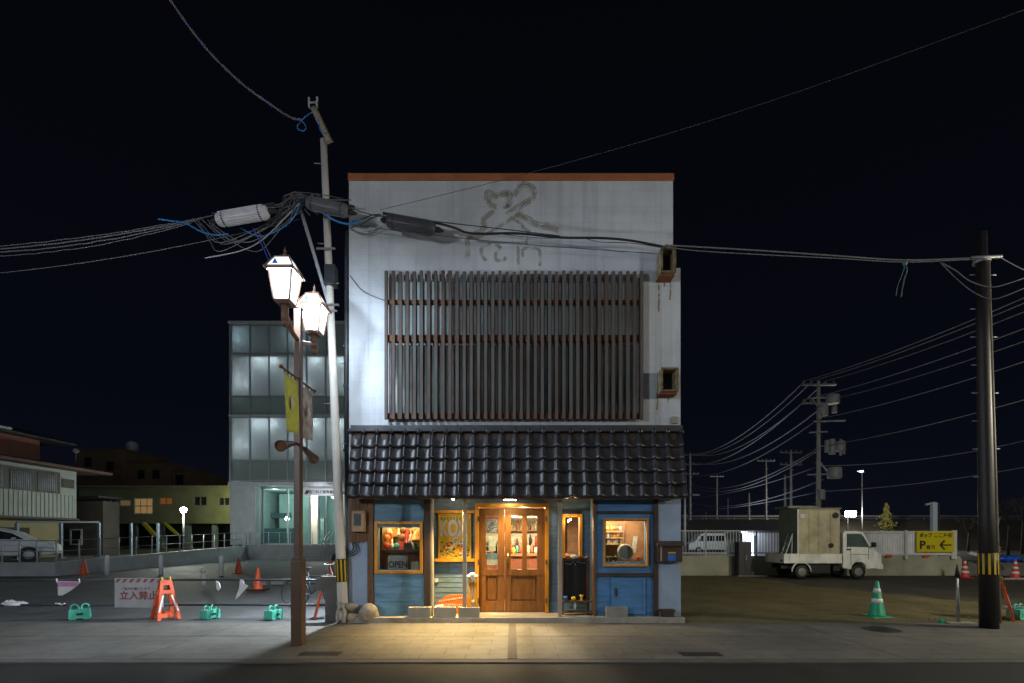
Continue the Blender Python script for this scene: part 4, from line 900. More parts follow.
# blue twisted drop cable to the upper left
pts = [at(302,120,9.2), at(290,117,9.0), at(270,104,8.6), at(245,86,8.2), at(215,58,7.6), at(190,28,7.0), at(165,-8,6.4)]
sp_ = smooth_pts(pts, 14); q = MB(); q2 = MB(); t1, t2 = [], []
for i, p in enumerate(sp_):
    a = i*.55; o_ = Vector((0, math.sin(a), math.cos(a)))*.011; t1.append(p+o_); t2.append(p-o_)
tag(MB().tube(t1, .011, 6).build('overhead_cable', mat('twist_blue',(.05,.13,.42),.4)), 'blue strand of the twisted cable rising to the upper left', 'cable'); tag(MB().tube(t2, .010, 6).build('overhead_cable', mat('twist_brown',(.28,.17,.12),.5)), 'brown strand of the twisted cable rising to the upper left', 'cable')
wire([at(302,121,9.2),at(306,127,9.2),at(303,131,9.2),at(297,127,9.2),at(304,118,9.2),at(312,112,9.25)], .009, BCABLE, 'small blue loop at the end of the twisted cable')
wire([at(318,118,9.25),at(319,126,9.25),at(322,133,9.25),at(327,132,9.25)], .008, BCABLE, 'short blue wire beside the wooden arm at the pole top')

# ------------------------------------------------------------------ big brown pole right
pb2 = Vector((ax(989,8.8), 8.8, 0)); pt2 = Vector((ax(981,8.8), 8.8, az(233,8.8)))
def pq(z): return pb2.lerp(pt2, z/pt2.z)
bp_ = thing('utility_pole', pb2, 'thick dark brown utility pole with yellow stripes at the right', 'utility pole')
MB().tube([pq(0), pq(2), pq(5), pt2], [.135,.115,.094,.080], 24).build('pole', BPOLE, bp_)
band(bp_, pb2, pq, az(575,8.7), az(553,8.7), .138, 11)
q = MB()
for i, py in enumerate((275,309,337,365,393,421,449,477)):
    z = az(py,8.8); p = pq(z); q.tube([p-Vector((.22,0,0)), p-Vector((.12,0,0))], .008, 6)
    if i in (0,2,4,6): q.tube([p+Vector((.12,0,0)), p+Vector((.25,0,0))], .008, 6)
q.build('step_bolt', GSTEEL, bp_)
zc = az(261,8.8); q = MB().lathe(pq(zc)-Vector((0,0,.04)), [(.12,0),(.125,.01),(.125,.07),(.12,.08)], 20); q.tube([pq(zc)+Vector((-.27,-.1,0)), pq(zc)+Vector((.25,-.1,.02))], .03, 8); q.build('cable_clamp', GSTEEL, bp_)
q = MB().tube([pq(.1)+Vector((.115,-.09,0)), pq(3)+Vector((.095,-.075,0)), pq(zc)+Vector((.07,-.06,0))], .018, 8); q.build('conduit', mat('conduit_grey',(.22,.20,.14),.5), bp_)
pc = pq(zc)+Vector((-.2,-.1,0))
wire([at(665,245,9.1),at(700,247,9.1),at(760,250.5,9.0),at(840,256,8.95),at(905,260,8.9),pc], .012, GCABLE, 'pale cable from the facade to the brown pole', None)
wire([at(665,247,9.1),at(700,251,9.1),at(760,254.5,9.0),at(840,258.5,8.95),at(905,262,8.9),pc-Vector((0,0,.02))], .008, GCABLE, 'grey cable just under the pale one to the brown pole')
wire([at(940,262,8.9),at(955,270,8.85),at(970,281,8.7),at(990,287,8.6),at(1010,283,8.5),at(1040,272,8.4)], .009, GCABLE, 'slack cable drooping past the top of the brown pole')
wire([at(940,262,8.9),at(958,280,8.85),at(975,293,8.7),at(992,299,8.6),at(1010,294,8.5),at(1040,281,8.4)], .007, GCABLE, 'lower slack cable drooping past the top of the brown pole')
wire([pq(zc)+Vector((.22,-.1,.02)), at(1020,268,8.5), at(1060,285,8.2)], .008, LSTEEL, 'pale cable leaving the brown pole to the right edge')
q = MB().tube(smooth_pts([at(905,262,8.9),at(907,270,8.9),at(904,280,8.9),at(901,297,8.9)]), .010, 6); q.tube(smooth_pts([at(905,262,8.9),at(903,272,8.9),at(898,285,8.9),at(896,296,8.9)]), .007, 6); q.ball(at(905,263,8.9), .04, (1,1,1.4), 8)
tag(q.build('hanging_cable_end', mat('teal_cable',(.08,.14,.14),.5)), 'loose cable end dangling from the line left of the brown pole', 'cable')

# ------------------------------------------------------------------ barriers in front of the left lot
def stand_mesh(loc, lab):
    t = thing('barricade_stand', loc, lab, 'barricade', 'orange barricade stands'); x0, y0, _ = loc; h = .78
    for sg in (-1, 1):
        M = Matrix.Translation((x0, y0, 0)) @ Matrix.Rotation(sg*R(13), 4, 'Y')
        M = Matrix.Translation((x0+sg*.19, y0, 0)) @ Matrix.Rotation(-sg*R(13), 4, 'Y')
        # a flat A shaped panel in the YZ plane
        q = MB(); tk = .022
        for s2 in (-1, 1): q.prism([(s2*.20,0),(s2*.14,0),(s2*.035,h),(s2*.095,h)], -tk, tk, 'YZ', M)
        q.prism([(-.18,.05),(.18,.05),(.17,.13),(-.17,.13)], -tk+.002, tk-.002, 'YZ', M); q.prism([(-.10,h-.10),(.10,h-.10),(.09,h),(-.09,h)], -tk+.002, tk-.002, 'YZ', M); q.prism([(-.12,h-.27),(.12,h-.27),(.11,h-.2),(-.11,h-.2)], -tk+.002, tk-.002, 'YZ', M)
        p = q.build('stand_panel', CONE, t)
        q = MB()
        for s2 in (-1, 1): q.prism([(s2*.175,.16),(s2*.145,.16),(s2*.055,h-.3),(s2*.085,h-.3)], sg*(tk+.001), sg*(tk+.005), 'YZ', M)
        q.build('reflective_stripe', mat('yellow_reflector',(.75,.45,.05),.4) if sg < 0 else REFL, p)
    q = MB(); 
    for s2 in (-.07,.07):
        for a in range(10): pass
        q.lathe((x0, y0+s2, h-.0), [(.045,-.012),(.045,.012),(.03,.012),(.03,-.012)], 14, (0,1,0))
    q.build('pipe_ring', mat('yellow_ring',(.55,.45,.08),.5), t); return t
st0 = stand_mesh((ax(165.5,9.75), 9.75, 0), 'orange barricade stand in front of the white notice panel')
st0.rotation_euler = (0,0,R(-38))
dup(st0, (ax(325,9.95), 9.95, 0), R(21), 'red-orange barricade stand seen through the notch of the low wall')
dup(st0, (ax(1000,9.75), 9.75, 0), R(-45), 'orange barricade stand behind the thick brown pole')
RAIL = mat('dark_pipe', (.045,.05,.06), .45, .4, amp=.2, scale=3)
zt, zl = az(580,9.85), az(605,9.85)
for a, b, lab in ((-14,-6.7,'left of the orange stand'), (-6.75,-3.62,'between the orange stand and the low wall')):
    for z, nm in ((zt,'upper'),(zl,'lower')): tag(MB().tube([(a,9.85+(.02 if b > -6 else 0),z),(b,9.85+(.02 if b > -6 else 0),z)], .022, 10).build('barrier_pipe', RAIL), '%s dark barrier pipe %s' % (nm, lab), 'barrier pipe', 'barrier pipes')
for z, nm in ((az(579,9.7),'upper'),(az(607.5,9.7),'lower')): tag(MB().tube([(ax(1004,9.7),9.72,z),(14,9.72,z)], .022, 10).build('barrier_pipe', LSTEEL), '%s pale barrier pipe right of the thick brown pole' % nm, 'barrier pipe')
np_ = thing('notice_panel', (ax(138,9.8), 9.8, .2), 'white keep-out notice panel with red striped top hung on the barrier', 'sign')
x0, x1, z0, z1 = ax(115,9.8), ax(163,9.8), az(607.5,9.8), az(578,9.8)
MB().box(x0, x1, 9.79, 9.81, z0, z1).build('panel', mat('dull_white_panel',(.42,.42,.42),.6,amp=.1,scale=6), np_)
q = MB(); w_ = (x1-x0)/7; zt_ = z1-.085
for i in range(7): q.prism([(x0+i*w_+.01,zt_),(x0+i*w_+w_*.5,zt_),(x0+i*w_+w_*.95,z1-.012),(x0+i*w_+w_*.45,z1-.012)], 9.785, 9.7895)
q.build('red_stripes', INKR, np_)
text('lettering', '立入禁止', .175, ((x0+x1)/2, 9.787, az(596,9.8)), INKR, np_, sx=1.08, bold=.004); text('lettering', 'ご協力お願いします', .065, ((x0+x1)/2-.06, 9.787, az(588.7,9.8)), INKR, np_)
def weight(loc, lab):
    t = thing('barrier_weight', loc, lab, 'weight', 'teal barrier weights'); x, y, _ = loc
    q = MB(); q.prism([(x-.17,.02),(x+.17,.02),(x+.16,.2),(x-.16,.2)], y-.11, y+.11); q.box(x-.15,x-.05,y-.12,y+.12,0,.03); q.box(x+.05,x+.15,y-.12,y+.12,0,.03)
    for dx in (-.1, 0, .1): q.box(x+dx-.012, x+dx+.012, y-.118, y+.118, .03, .19)
    b = q.build('body', TEAL, t, bevel=.012)
    MB().box(x-.05,x+.05,y-.125,y-.119,.09,.13).build('grip_slot', mat('slot_dark',(.01,.04,.03),.7), b)
    q = MB()
    for dx in (-.08,.08): q.tube(smooth_pts([(x+dx-.06,y,.19),(x+dx-.05,y,.26),(x+dx,y,.29),(x+dx+.05,y,.26),(x+dx+.06,y,.19)]), .017, 8)
    q.build('clip_handle', TEAL, t); return t
w0 = weight((ax(80,9.75), 9.75, 0), 'teal barrier weight seen at an angle at the far left of the pipes'); w0.rotation_euler = (0,0,R(38))
dup(w0, (ax(210,9.8),9.8,0), R(70), 'teal barrier weight right of the orange stand', .9); dup(w0, (ax(273.5,9.75),9.75,0), R(74), 'teal barrier weight left of the lantern post', .9); dup(w0, (ax(1018,9.75),9.75,0), R(20), 'teal barrier weight at the right edge behind the brown pole')
# scraps on the pipes
fl = thing('torn_banner', at(67,590,9.8), 'torn white sheet with a pink band hanging from the upper pipe', 'banner')
MB().prism([(ax(57.5,9.8),az(581,9.8)),(ax(78.5,9.8),az(581.5,9.8)),(ax(78.5,9.8),az(584.5,9.8)),(ax(70,9.8),az(591,9.8)),(ax(62,9.8),az(595.5,9.8)),(ax(58,9.8),az(595.5,9.8))], 9.80, 9.806).build('sheet', PAPER, fl)
MB().prism([(ax(57.5,9.8),az(582,9.8)),(ax(78.3,9.8),az(582,9.8)),(ax(78,9.8),az(585,9.8)),(ax(74,9.8),az(586.5,9.8)),(ax(58,9.8),az(586.5,9.8))], 9.796, 9.7995).build('pink_band', PINK, fl)
for px in (56.5,79): MB().tube([at(px,578.5,9.8), at(px+.6,583,9.8)], .012, 6).build('tie', WHITE, fl)
tag(MB().prism([(ax(240,9.8),az(579.5,9.8)),(ax(243,9.8),az(579.5,9.8)),(ax(244,9.8),az(584,9.8)),(ax(248,9.8),az(586,9.8)),(ax(243,9.8),az(592,9.8)),(ax(238,9.8),az(597.5,9.8)),(ax(235,9.8),az(599.5,9.8)),(ax(239,9.8),az(588,9.8))], 9.80, 9.808).build('torn_sheet', PAPER), 'crumpled white rag hanging from the upper pipe left of the lantern post', 'rag')
tag(MB().prism([(ax(216,9.8),az(581,9.8)),(ax(219,9.8),az(583,9.8)),(ax(220.5,9.8),az(588,9.8)),(ax(218,9.8),az(591,9.8)),(ax(216,9.8),az(588,9.8))], 9.80, 9.82).build('torn_sheet', PAPER), 'small pale rag hanging above the middle teal weight', 'rag')
q = MB().ball(at(14,604,9.9), .16, (1.5,.8,.30), 16, .018); q.ball(at(9,603,9.9), .08, (1.3,.8,.7), 12, .02); q.ball(at(19,604.5,9.95), .08, (1.5,.8,.5), 12, .02); tag(q.build('plastic_bag', PAPER), 'crumpled white plastic bag on the ground at the far left', 'bag')
q = MB()
for k in range(5): q.ball(at(56+k*2,604+random.uniform(-1,1.5),9.8), .022, (1,1,.7), 6, .004)
tag(q.build('paper_scraps', PAPER), 'few white scraps tied on the lower pipe at the left', 'scraps')
# notched low wall
Y_ = 9.42; q = MB().prism([(ax(316,Y_),az(590.5,Y_)),(ax(316,Y_),az(578.5,Y_)),(ax(321,Y_),az(576.5,Y_)),(ax(337,Y_),az(576.5,Y_)),(ax(337,Y_),0),(ax(325,Y_),0),(ax(325,Y_),az(592.5,Y_)),(ax(322,Y_),az(592.5,Y_)),(ax(320,Y_),az(590.5,Y_))], Y_, Y_+.12)
tag(q.build('notched_wall', mat('dark_concrete',(.11,.105,.095),.85,amp=.2,scale=4,bump=.2), bevel=.006), 'low grey concrete wall end with a rectangular notch beside the slim pole', 'wall')
bk = thing('bicycle', (ax(331,11.3),11.3,0), 'dark bicycle parked behind the low notched wall, mostly hidden', 'bicycle')
for dx in (-.0,.95): q = MB(); q.tube([(ax(322,11.3)-.6+dx+.31*math.cos(a*PI/10),11.3,.33+.31*math.sin(a*PI/10)) for a in range(21)], .02, 6, False); q.build('wheel', BLACK, bk)
q = MB(); bx0 = ax(322,11.3)-.6
for a, b in (((0,.33),(.35,.3)),((.35,.3),(.28,.85)),((.28,.7),(.8,.75)),((.35,.3),(.8,.7)),((.95,.33),(.78,.95)),((0,.33),(.28,.72))): q.tube([(bx0+a[0],11.3,a[1]),(bx0+b[0],11.3,b[1])], .016, 6)
q.build('frame', DSTEEL, bk); q = MB().tube([(bx0+.76,11.0,1.0),(bx0+.80,11.15,.98),(bx0+.80,11.45,.98),(bx0+.76,11.6,1.0)], .014, 6); q.build('handlebar', GSTEEL, bk); MB().ball((bx0+.27,11.3,.9), .09, (1.4,.8,.4), 10).build('saddle', BLACK, bk)
# cones
def cone(loc, lab, m_, h=.7, striped=False, bands=True, grp=None):
    t = thing('traffic_cone', loc, lab, 'traffic cone', grp); x, y, z = loc; r0 = .15*h/.7
    MB().box(x-.19*h/.7, x+.19*h/.7, y-.19*h/.7, y+.19*h/.7, z, z+.03).build('base', m_, t, bevel=.01)
    MB().lathe((x,y,z+.03), [(r0,0),(r0*.93,.03),(.03,h-.04),(.022,h-.03),(.012,h-.03)], 18).build('cone', m_, t)
    if bands:
        q = MB(); ns_ = 3 if striped else 2
        for i in range(ns_):
            z0_ = h*(.22+i*.26) if striped else h*(.36+i*.28); z1_ = z0_+h*.12
            rr = lambda q_: r0*.93+(.03-r0*.93)*(q_-.03)/(h-.07)+.003
            q.lathe((x,y,z+.03), [(rr(z0_),z0_),(rr(z1_),z1_)], 18)
        q.build('reflective_band', REFL, t)
    return t
c0 = cone((ax(86,21.3),20.0*1.06,0), 'orange cone against the retaining wall at the left', CONE, bands=False)
cone((ax(238.5,22),22,0), 'farther orange cone left of the pale kerb stones', CONE, bands=False)
t = cone((ax(258,14.8),14.8,0), 'orange cone with a dark foot nearest to the lantern post', CONE, bands=False); MB().box(t.location.x-.24,t.location.x+.24,14.56,15.04,.031,.07).build('weight_ring', BLACK, t)
cone((ax(331,20),20,0), 'slim orange cone beyond the bicycle', CONE, bands=False)
t = cone((ax(877,10.0),10.0,0), 'green cone with two white bands on the bare earth', GREEN, .72)
for px, y, lab in ((965,19.6,'red and white striped cone at the end of the concrete wall'),(1015.5,19.2,'red and white striped cone at the right edge by the blue sheet')): cone((ax(px,y),y,0), lab, RED, .72, striped=True)
cone((ax(1000,40),40,.0), 'small distant red cone seen left of the blue sheet', RED, .9, striped=True)
# white bollards in the lot
for px, y, lab in ((107,20.8,'first white bollard behind the notice panel'),(161,20.8,'white bollard above the orange stand'),(221,20.4,'white bollard right of the orange stand')):
    t = thing('bollard', (ax(px,y), y, 0), lab, 'bollard', 'white bollards in the car park')
    MB().lathe((ax(px,y),y,0), [(.085,0),(.085,.78),(.06,.84),(.01,.85)], 14).build('post', REFL, t); MB().lathe((ax(px,y),y,0), [(.09,0),(.09,.02)], 14).build('foot', GSTEEL, t)
q = MB().ball((ax(203,15.5),15.5,.28), .12, (.9,.6,1.7), 12); q.ball((ax(203,15.5),15.5,.55), .08, (1,.8,.9), 12); q.lathe((ax(203,15.5),15.5,.58),[(.03,0),(.035,.08)],8)
tag(q.build('water_jug', mat('pale_jug',(.4,.4,.38),.5)), 'pale jug-shaped object standing between the two middle cones', 'jug')
# kerb stones / island
q = MB()
for i in range(6): q.box(-8.6+i*.45,-8.17+i*.45,16.6+i*.3,16.85+i*.3,-.02,.10)
tag(q.build('kerb_stones', CONC), 'row of pale kerb stones across the car park', 'kerb stones')
# post at right & manhole
sg = thing('steel_sign_post', (ax(958,9.25),9.25,0), 'slim steel post on a pale base beside the thick brown pole', 'post')
q = MB().tube([(ax(957.2,9.25),9.25,.03),(ax(956.6,9.25),9.25,az(576,9.25))], .013, 8); q.tube([(ax(959.6,9.25),9.25,.03),(ax(957.6,9.25),9.25,az(576,9.25))], .013, 8); q.build('post', GSTEEL, sg)
MB().lathe((ax(957.3,9.25),9.25,az(577,9.25)), [(.045,0),(.03,.10),(.008,.24)], 10).build('dark_cap', BLACK, sg)
q = MB().box(ax(946,9.25),ax(972,9.25),9.16,9.34,0,.03); q.build('base_plate', CONC, sg, bevel=.01)
tag(MB().box(ax(940,9.3),ax(945,9.3),9.27,9.36,0,.06).build('green_block', GREEN, bevel=.01), 'small green block on the pavement edge left of the steel post', 'block')
mh = thing('manhole_cover', (ax(881,8.65),8.65,0), 'round dark manhole cover in the pavement at the right', 'manhole cover')
MB().lathe((ax(881,8.65),8.65,.002), [(.3,0),(.3,.004)], 32).build('rim', DSTEEL, mh)
q = MB(); cx = ax(881,8.65); q.lathe((cx,8.65,.0065), [(.26,0),(.26,.003)], 32)
for i in range(-3,4): q.box(cx+i*.065-.012, cx+i*.065+.012, 8.65-.2, 8.65+.2, .0096, .0125)
q.build('cover', mat('cast_iron',(.02,.02,.02),.6,amp=.3), mh)

# ------------------------------------------------------------------ retaining walls / fences (left)
rw = MB(); xw = -18.75
rw.prism([(20.5,-.05),(20.5,.55),(35.2,1.0),(35.2,-.05)], xw-.25, xw, 'YZ'); rw.box(-60,xw-.251,20.5,20.75,-.05,.55)
tag(rw.build('retaining_wall', mat('pale_retaining_concrete',(.40,.42,.44),.8,amp=.2,scale=1.2,bump=.2)), 'low concrete retaining wall round the left car park', 'wall')
pf = MB().box(-18.95,-3.3,35.2,60,-.05,1.04)
tag(pf.build('entrance_platform', mat('platform_stone',(.22,.23,.25),.8,amp=.15,scale=1.5)), 'raised stone platform with wide front before the glass office', 'platform')
q = MB()
for i in range(6): q.box(ax(285,34.5), ax(337,34.5), 33.2+i*.33, 35.199, i*.173-.02, i*.173+.173-.001*i)
tag(q.build('stone_steps', mat('platform_stone')), 'stone steps leading up to the glass office', 'steps')
fe = thing('picket_railing', (xw-.1, 20.6, .5), 'thin pale post railing on top of the left retaining wall', 'railing')
def zr(y): return .55+(y-20.5)/14.7*.45
for i in range(14):
    y = 20.7+i*1.1; MB().tube([(xw-.12,y,zr(y)-.02),(xw-.12,y,zr(y)+.92)], .03, 8).build('post', LSTEEL, fe)
for i in range(9): MB().tube([(xw-.12-.9*(i+1)*.8,20.62,.53),(xw-.12-.9*(i+1)*.8,20.62,1.45)], .03, 8).build('post', LSTEEL, fe)
for h in (.45,.9): q = MB().tube([(xw-.12,20.62,.55+h),(xw-.12,35.1,1.0+h)], .018, 6); q.tube([(xw-.12,20.62,.55+h),(-27,20.62,.55+h)], .018, 6); q.build('rail', mat('dull_rail',(.13,.14,.15),.6), fe)
fe2 = thing('platform_railing', (-16.5, 35.4, 1.04), 'thin railing along the platform before the glass office', 'railing')
for i in range(7):
    x = -18.8+i*.78; MB().tube([(x,35.4,1.03),(x,35.4,1.95)], .028, 8).build('post', LSTEEL, fe2)
MB().tube([(-18.8,35.4,1.93),(-14.1,35.4,1.93)], .02, 6).build('rail', LSTEEL, fe2)
for i, px in enumerate((17,61,99,131,158)):
    y = 24.5+i*1.6
    t = thing('steel_column', (ax(px,y),y,.5), ['leftmost','second','third','fourth','fifth'][i]+' blue-grey steel column of the frame behind the left railing', 'column', 'steel frame columns')
    MB().box(ax(px,y)-.06, ax(px,y)+.06, y-.06, y+.06, .5, az(523,y)).build('column', mat('bluegrey_steel',(.16,.20,.25),.6,amp=.15), t); MB().box(ax(px,y)-.16, ax(px,y)+.16, y-.16, y+.16, .5, .53).build('base_plate', GSTEEL, t)
tag(MB().bar((ax(17,24.5),24.5,az(523,24.5)+.05),(ax(99,27.7),27.7,az(523,27.7)+.05),.10).build('steel_beam', mat('bluegrey_steel')), 'thin blue-grey beam across the steel columns', 'beam')

# ------------------------------------------------------------------ parked car left
def car(): 
    x1 = ax(39,22); x0 = x1-4.1; y0 = 21.9; g_ = .5
    t = thing('parked_car', (x1-.85, y0+.2, g_), 'silver-white hatchback cut off by the left edge of the photo', 'car')
    def X(u): return x0+u
    prof = [(0,.3),(0,.85),(.08,1.0),(.35,1.38),(.9,1.5),(2.1,1.5),(2.75,1.32),(3.25,.98),(3.85,.86),(4.05,.72),(4.1,.35),(3.9,.25),(.2,.25)]
    q = MB().prism([(X(a), g_+b) for a, b in prof], y0, y0+1.65); q.build('body', mat('silver_paint',(.55,.58,.60),.3,.1,amp=.06), t, bevel=.07, seg=3)
    q = MB().prism([(X(a), g_+b) for a, b in ((.45,1.0),(.62,1.36),(.95,1.42),(1.6,1.42),(1.6,1.0))], y0-.006, y0+.01); q.build('window', mat('car_glass',(.02,.025,.03),.1), t)
    q = MB().prism([(X(a), g_+b) for a, b in ((1.68,1.0),(1.68,1.42),(2.1,1.42),(2.65,1.27),(3.05,1.0))], y0-.006, y0+.01); q.build('window', mat('car_glass'), t)
    for a in (.75, 3.2):
        wt = MB().lathe((X(a), y0-.02, g_+.30), [(.30,0),(.31,.03),(.31,.18),(.30,.2)], 24, (0,1,0)).build('wheel', BLACK, t)
        MB().lathe((X(a), y0-.03, g_+.30), [(.06,0),(.19,.006),(.2,.009)], 16, (0,1,0)).build('rim', GSTEEL, wt)
        MB().lathe((X(a), y0-.004, g_+.31), [(.36,0),(.36,.003)], 20, (0,1,0)).build('wheel_arch', BLACK, t)
    MB().box(X(3.82),X(4.03),y0-.004,y0+.3,g_+.62,g_+.74).build('headlight', REFL, t, bevel=.02); MB().box(X(2.65),X(2.8),y0-.16,y0-.003,g_+.98,g_+1.09).build('mirror', mat('silver_paint'), t, bevel=.03); MB().box(X(1.9),X(2.05),y0-.02,y0-.003,g_+.86,g_+.89).build('handle', GSTEEL, t)
car()
_c = [o for o in C.objects if o.name == 'parked_car'][0]; _c.location = (ax(31.5,22.6), 22.6, .5); _c.rotation_euler = (0,0,R(33))

# ------------------------------------------------------------------ left house
CLAD = mat('ribbed_cladding', (.23,.25,.235), .6, amp=.12, scale=2)
hs = thing('corner_house', (-27.5,25,.5), 'two-storey house with ribbed pale cladding and brown eaves at the left edge', 'house')
X0 = -25.0
q = MB().box(-33, X0, 18, 28.7, 2.62, 5.35)
for i in range(44):
    y = 18.1+i*.24
    if y < 28.6: q.box(X0+.001, X0+.03, y, y+.1, 2.66, 3.95)
q.build('upper_wall', CLAD, hs)
MB().box(-33, X0-.7, 18, 28.5, .5, 2.619).build('lower_wall', mat('yellow_cream_wall',(.22,.19,.09),.7,amp=.15,scale=1), hs)
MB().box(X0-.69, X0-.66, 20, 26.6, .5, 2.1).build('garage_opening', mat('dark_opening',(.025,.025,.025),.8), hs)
MB().box(X0+.031, X0+.12, 18, 28.75, 2.55, 2.66).build('floor_band', DTIMB, hs)
wf = MB().box(X0+.002, X0+.06, 18.5, 27.6, 3.98, 5.15).build('window', mat('dark_wood_frame',(.03,.025,.022),.6), hs)
for i in range(6): 
    q = MB(); y = 19.0+i*1.45; 
    for k in range(10): q.tube([(X0+.075,y+.06+k*.11,4.03),(X0+.075,y+.06+k*.11,5.02)], .045, 6)
    q.build('curtain', mat('pale_curtain',(.24,.25,.27),.8,amp=.2,scale=3), wf)
MB().box(X0+.031,X0+.05,27.75,28.5,4.35,4.85).build('window', mat('dark_wood_frame'), hs)
q = MB().prism([(-24.2,5.33),(-24.2,5.47),(-29,6.35),(-33.5,5.4),(-33.5,5.3)], 17.5, 30.3); q.build('roof', mat('brown_roof',(.06,.03,.025),.7,amp=.3,scale=2), hs)
MB().box(-34,-27,19,28.6,5.9,7.15).build('upper_storey', mat('rust_red_sheet',(.16,.045,.03),.7,amp=.35,scale=1.5,stretch=(1,1,.2)), hs)
MB().prism([(-26.3,7.1),(-26.3,7.2),(-29.5,8.1),(-34.2,7.1)], 18.5, 30.2).build('roof', mat('dark_roof',(.025,.027,.03),.6,amp=.3,scale=2), hs)
MB().box(-26.5,-26.2,22,26.2,7.22,7.32).build('roof_edge', LSTEEL, hs)
dsh = MB().lathe((-26,29.8,6.7), [(.02,0),(.12,.03),(.16,.06)], 18, (1,-.6,.4)); dsh.tube([(-26,29.8,6.7),(-26,29.8,6.0)], .02, 6); dsh.tube([(-26,29.8,6.72),(-25.4,29.4,6.85)], .012, 6)
tag(dsh.build('satellite_dish', DCONC), 'small satellite dish on the roof of the corner house', 'dish')
ht = thing('grey_shed', (ax(78,31), 31, .5), 'small grey-brown walled annexe with one dark window beside the corner house', 'shed')
MB().box(ax(56,31), ax(103,31), 31, 32.3, .5, az(501,31)).build('wall', mat('taupe_wall',(.07,.06,.055),.8,amp=.2,scale=2), ht)
wq = MB().frame(ax(70.5,31), ax(82.5,31), az(545,31), az(529,31), 30.93, 31.02, .08).build('window', LSTEEL, ht); MB().box(ax(71.5,31), ax(81.5,31), 30.97, 30.985, az(544,31), az(530,31)).build('pane', mat('dark_pane',(.015,.018,.02),.1), wq)
MB().prism([(ax(54,31),az(501,31)),(ax(104,31),az(498,31)),(ax(104,31),az(496,31)),(ax(54,31),az(499,31))], 30.6, 32.6).build('roof', mat('dark_roof'), ht)
# yellow building
yb = thing('yellow_apartment_block', (ax(155,48),50,.5), 'long yellow-lit two-storey block on pillars with white framed windows', 'building')
Y_ = 48
wins = [(104,117,497,508),(120,131,500,506),(134,153,498,514),(159,173,497,505),(193,207,496,506),(218,230,497,506)]
hsx = [(ax(a,Y_),ax(b,Y_),az(d,Y_),az(c,Y_)) for a,b,c,d in wins]
q = MB().holes(ax(79,Y_), ax(236,Y_), az(523.5,Y_), az(487.5,Y_), Y_, Y_+.3, hsx); q.box(ax(79,Y_), ax(236,Y_), Y_+.3, Y_+9, az(490,Y_), az(487.6,Y_)); q.box(ax(79,Y_), ax(236,Y_), Y_+.3, Y_+9, az(523.5,Y_), az(522,Y_)); q.box(ax(79,Y_), ax(236,Y_), Y_+3, Y_+3.2, az(522,Y_), az(490,Y_))
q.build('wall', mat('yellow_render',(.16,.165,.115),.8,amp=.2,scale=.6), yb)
MB().box(ax(78,Y_), ax(237,Y_), Y_-.25, Y_+9.2, az(487.5,Y_), az(485.8,Y_)).build('roof_slab', DCONC, yb)
for i, h in enumerate(hsx):
    q = MB().frame(h[0],h[1],h[2],h[3],Y_+.02,Y_+.12,.09); n = max(1, int((h[1]-h[0])/.55))
    for k in range(1, n): q.box(h[0]+(h[1]-h[0])*k/n-.035, h[0]+(h[1]-h[0])*k/n+.035, Y_+.03, Y_+.11, h[2], h[3])
    if i in (0,2): q.box(h[0], h[1], Y_+.03, Y_+.11, (h[2]+h[3])/2-.05, (h[2]+h[3])/2+.05)
    w_ = q.build('window', WHITE if i < 3 else GSTEEL, yb)
    m_ = {2: emit('lit_curtain', (1,.58,.2), .12), 3: emit('dim_lit_curtain', (1,.35,.08), .07), 1: emit('faint_lit', (1,.7,.25), .05)}.get(i, mat('dark_pane'))
    MB().box(h[0]+.05,h[1]-.05,Y_+.14,Y_+.16,h[2]+.05,h[3]-.05).build('pane', m_, w_)
for px in (82,104,131,158,185,212,233): MB().box(ax(px,Y_)-.2, ax(px,Y_)+.2, Y_+.3, Y_+.7, .5, az(523.6,Y_)).build('pillar', mat('bluegrey_steel'), yb)
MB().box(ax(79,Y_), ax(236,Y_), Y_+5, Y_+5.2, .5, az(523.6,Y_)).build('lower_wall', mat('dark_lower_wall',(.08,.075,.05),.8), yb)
q = MB().bar((ax(146,Y_),Y_-.3,az(523,Y_)),(ax(158,Y_),Y_-.3,az(536,Y_)),.4,.25); q.bar((ax(165,Y_),Y_+.0,az(523,Y_)),(ax(178,Y_),Y_+.0,az(535,Y_)),.3,.2); q.build('stair_flight', mat('yellow_steel',(.42,.38,.05),.6), yb)
bb = thing('brown_block', (ax(130,62),64,.5), 'dark brown stepped building behind the yellow block', 'building')
Y_ = 62
q = MB().box(ax(78,Y_), ax(126,Y_), Y_, Y_+8, .5, az(449,Y_)); q.box(ax(126,Y_)+.01, ax(170,Y_), Y_+.2, Y_+8, .5, az(463,Y_)); q.box(ax(170,Y_)+.01, ax(200,Y_), Y_+.4, Y_+8, .5, az(472,Y_)); q.build('wall', mat('brown_wall',(.15,.10,.055),.85,amp=.25,scale=.4), bb)
for px, py in ((110,466),(88,462),(140,474),(155,474),(178,479)): MB().box(ax(px-3.5,Y_), ax(px+3.5,Y_), Y_-.02+(.2 if px > 126 else 0)*.99, Y_+.3, az(py+4.5,Y_), az(py-4.5,Y_)).build('window', mat('dark_pane'), bb)
q = MB().lathe((ax(120,Y_),Y_+2,az(449,Y_)), [(.5,0),(.5,.1),(.65,.2),(.65,1.0),(.3,1.3)], 16); tag(q.build('water_tank', LSTEEL), 'round water tank on the roof of the brown block', 'tank')
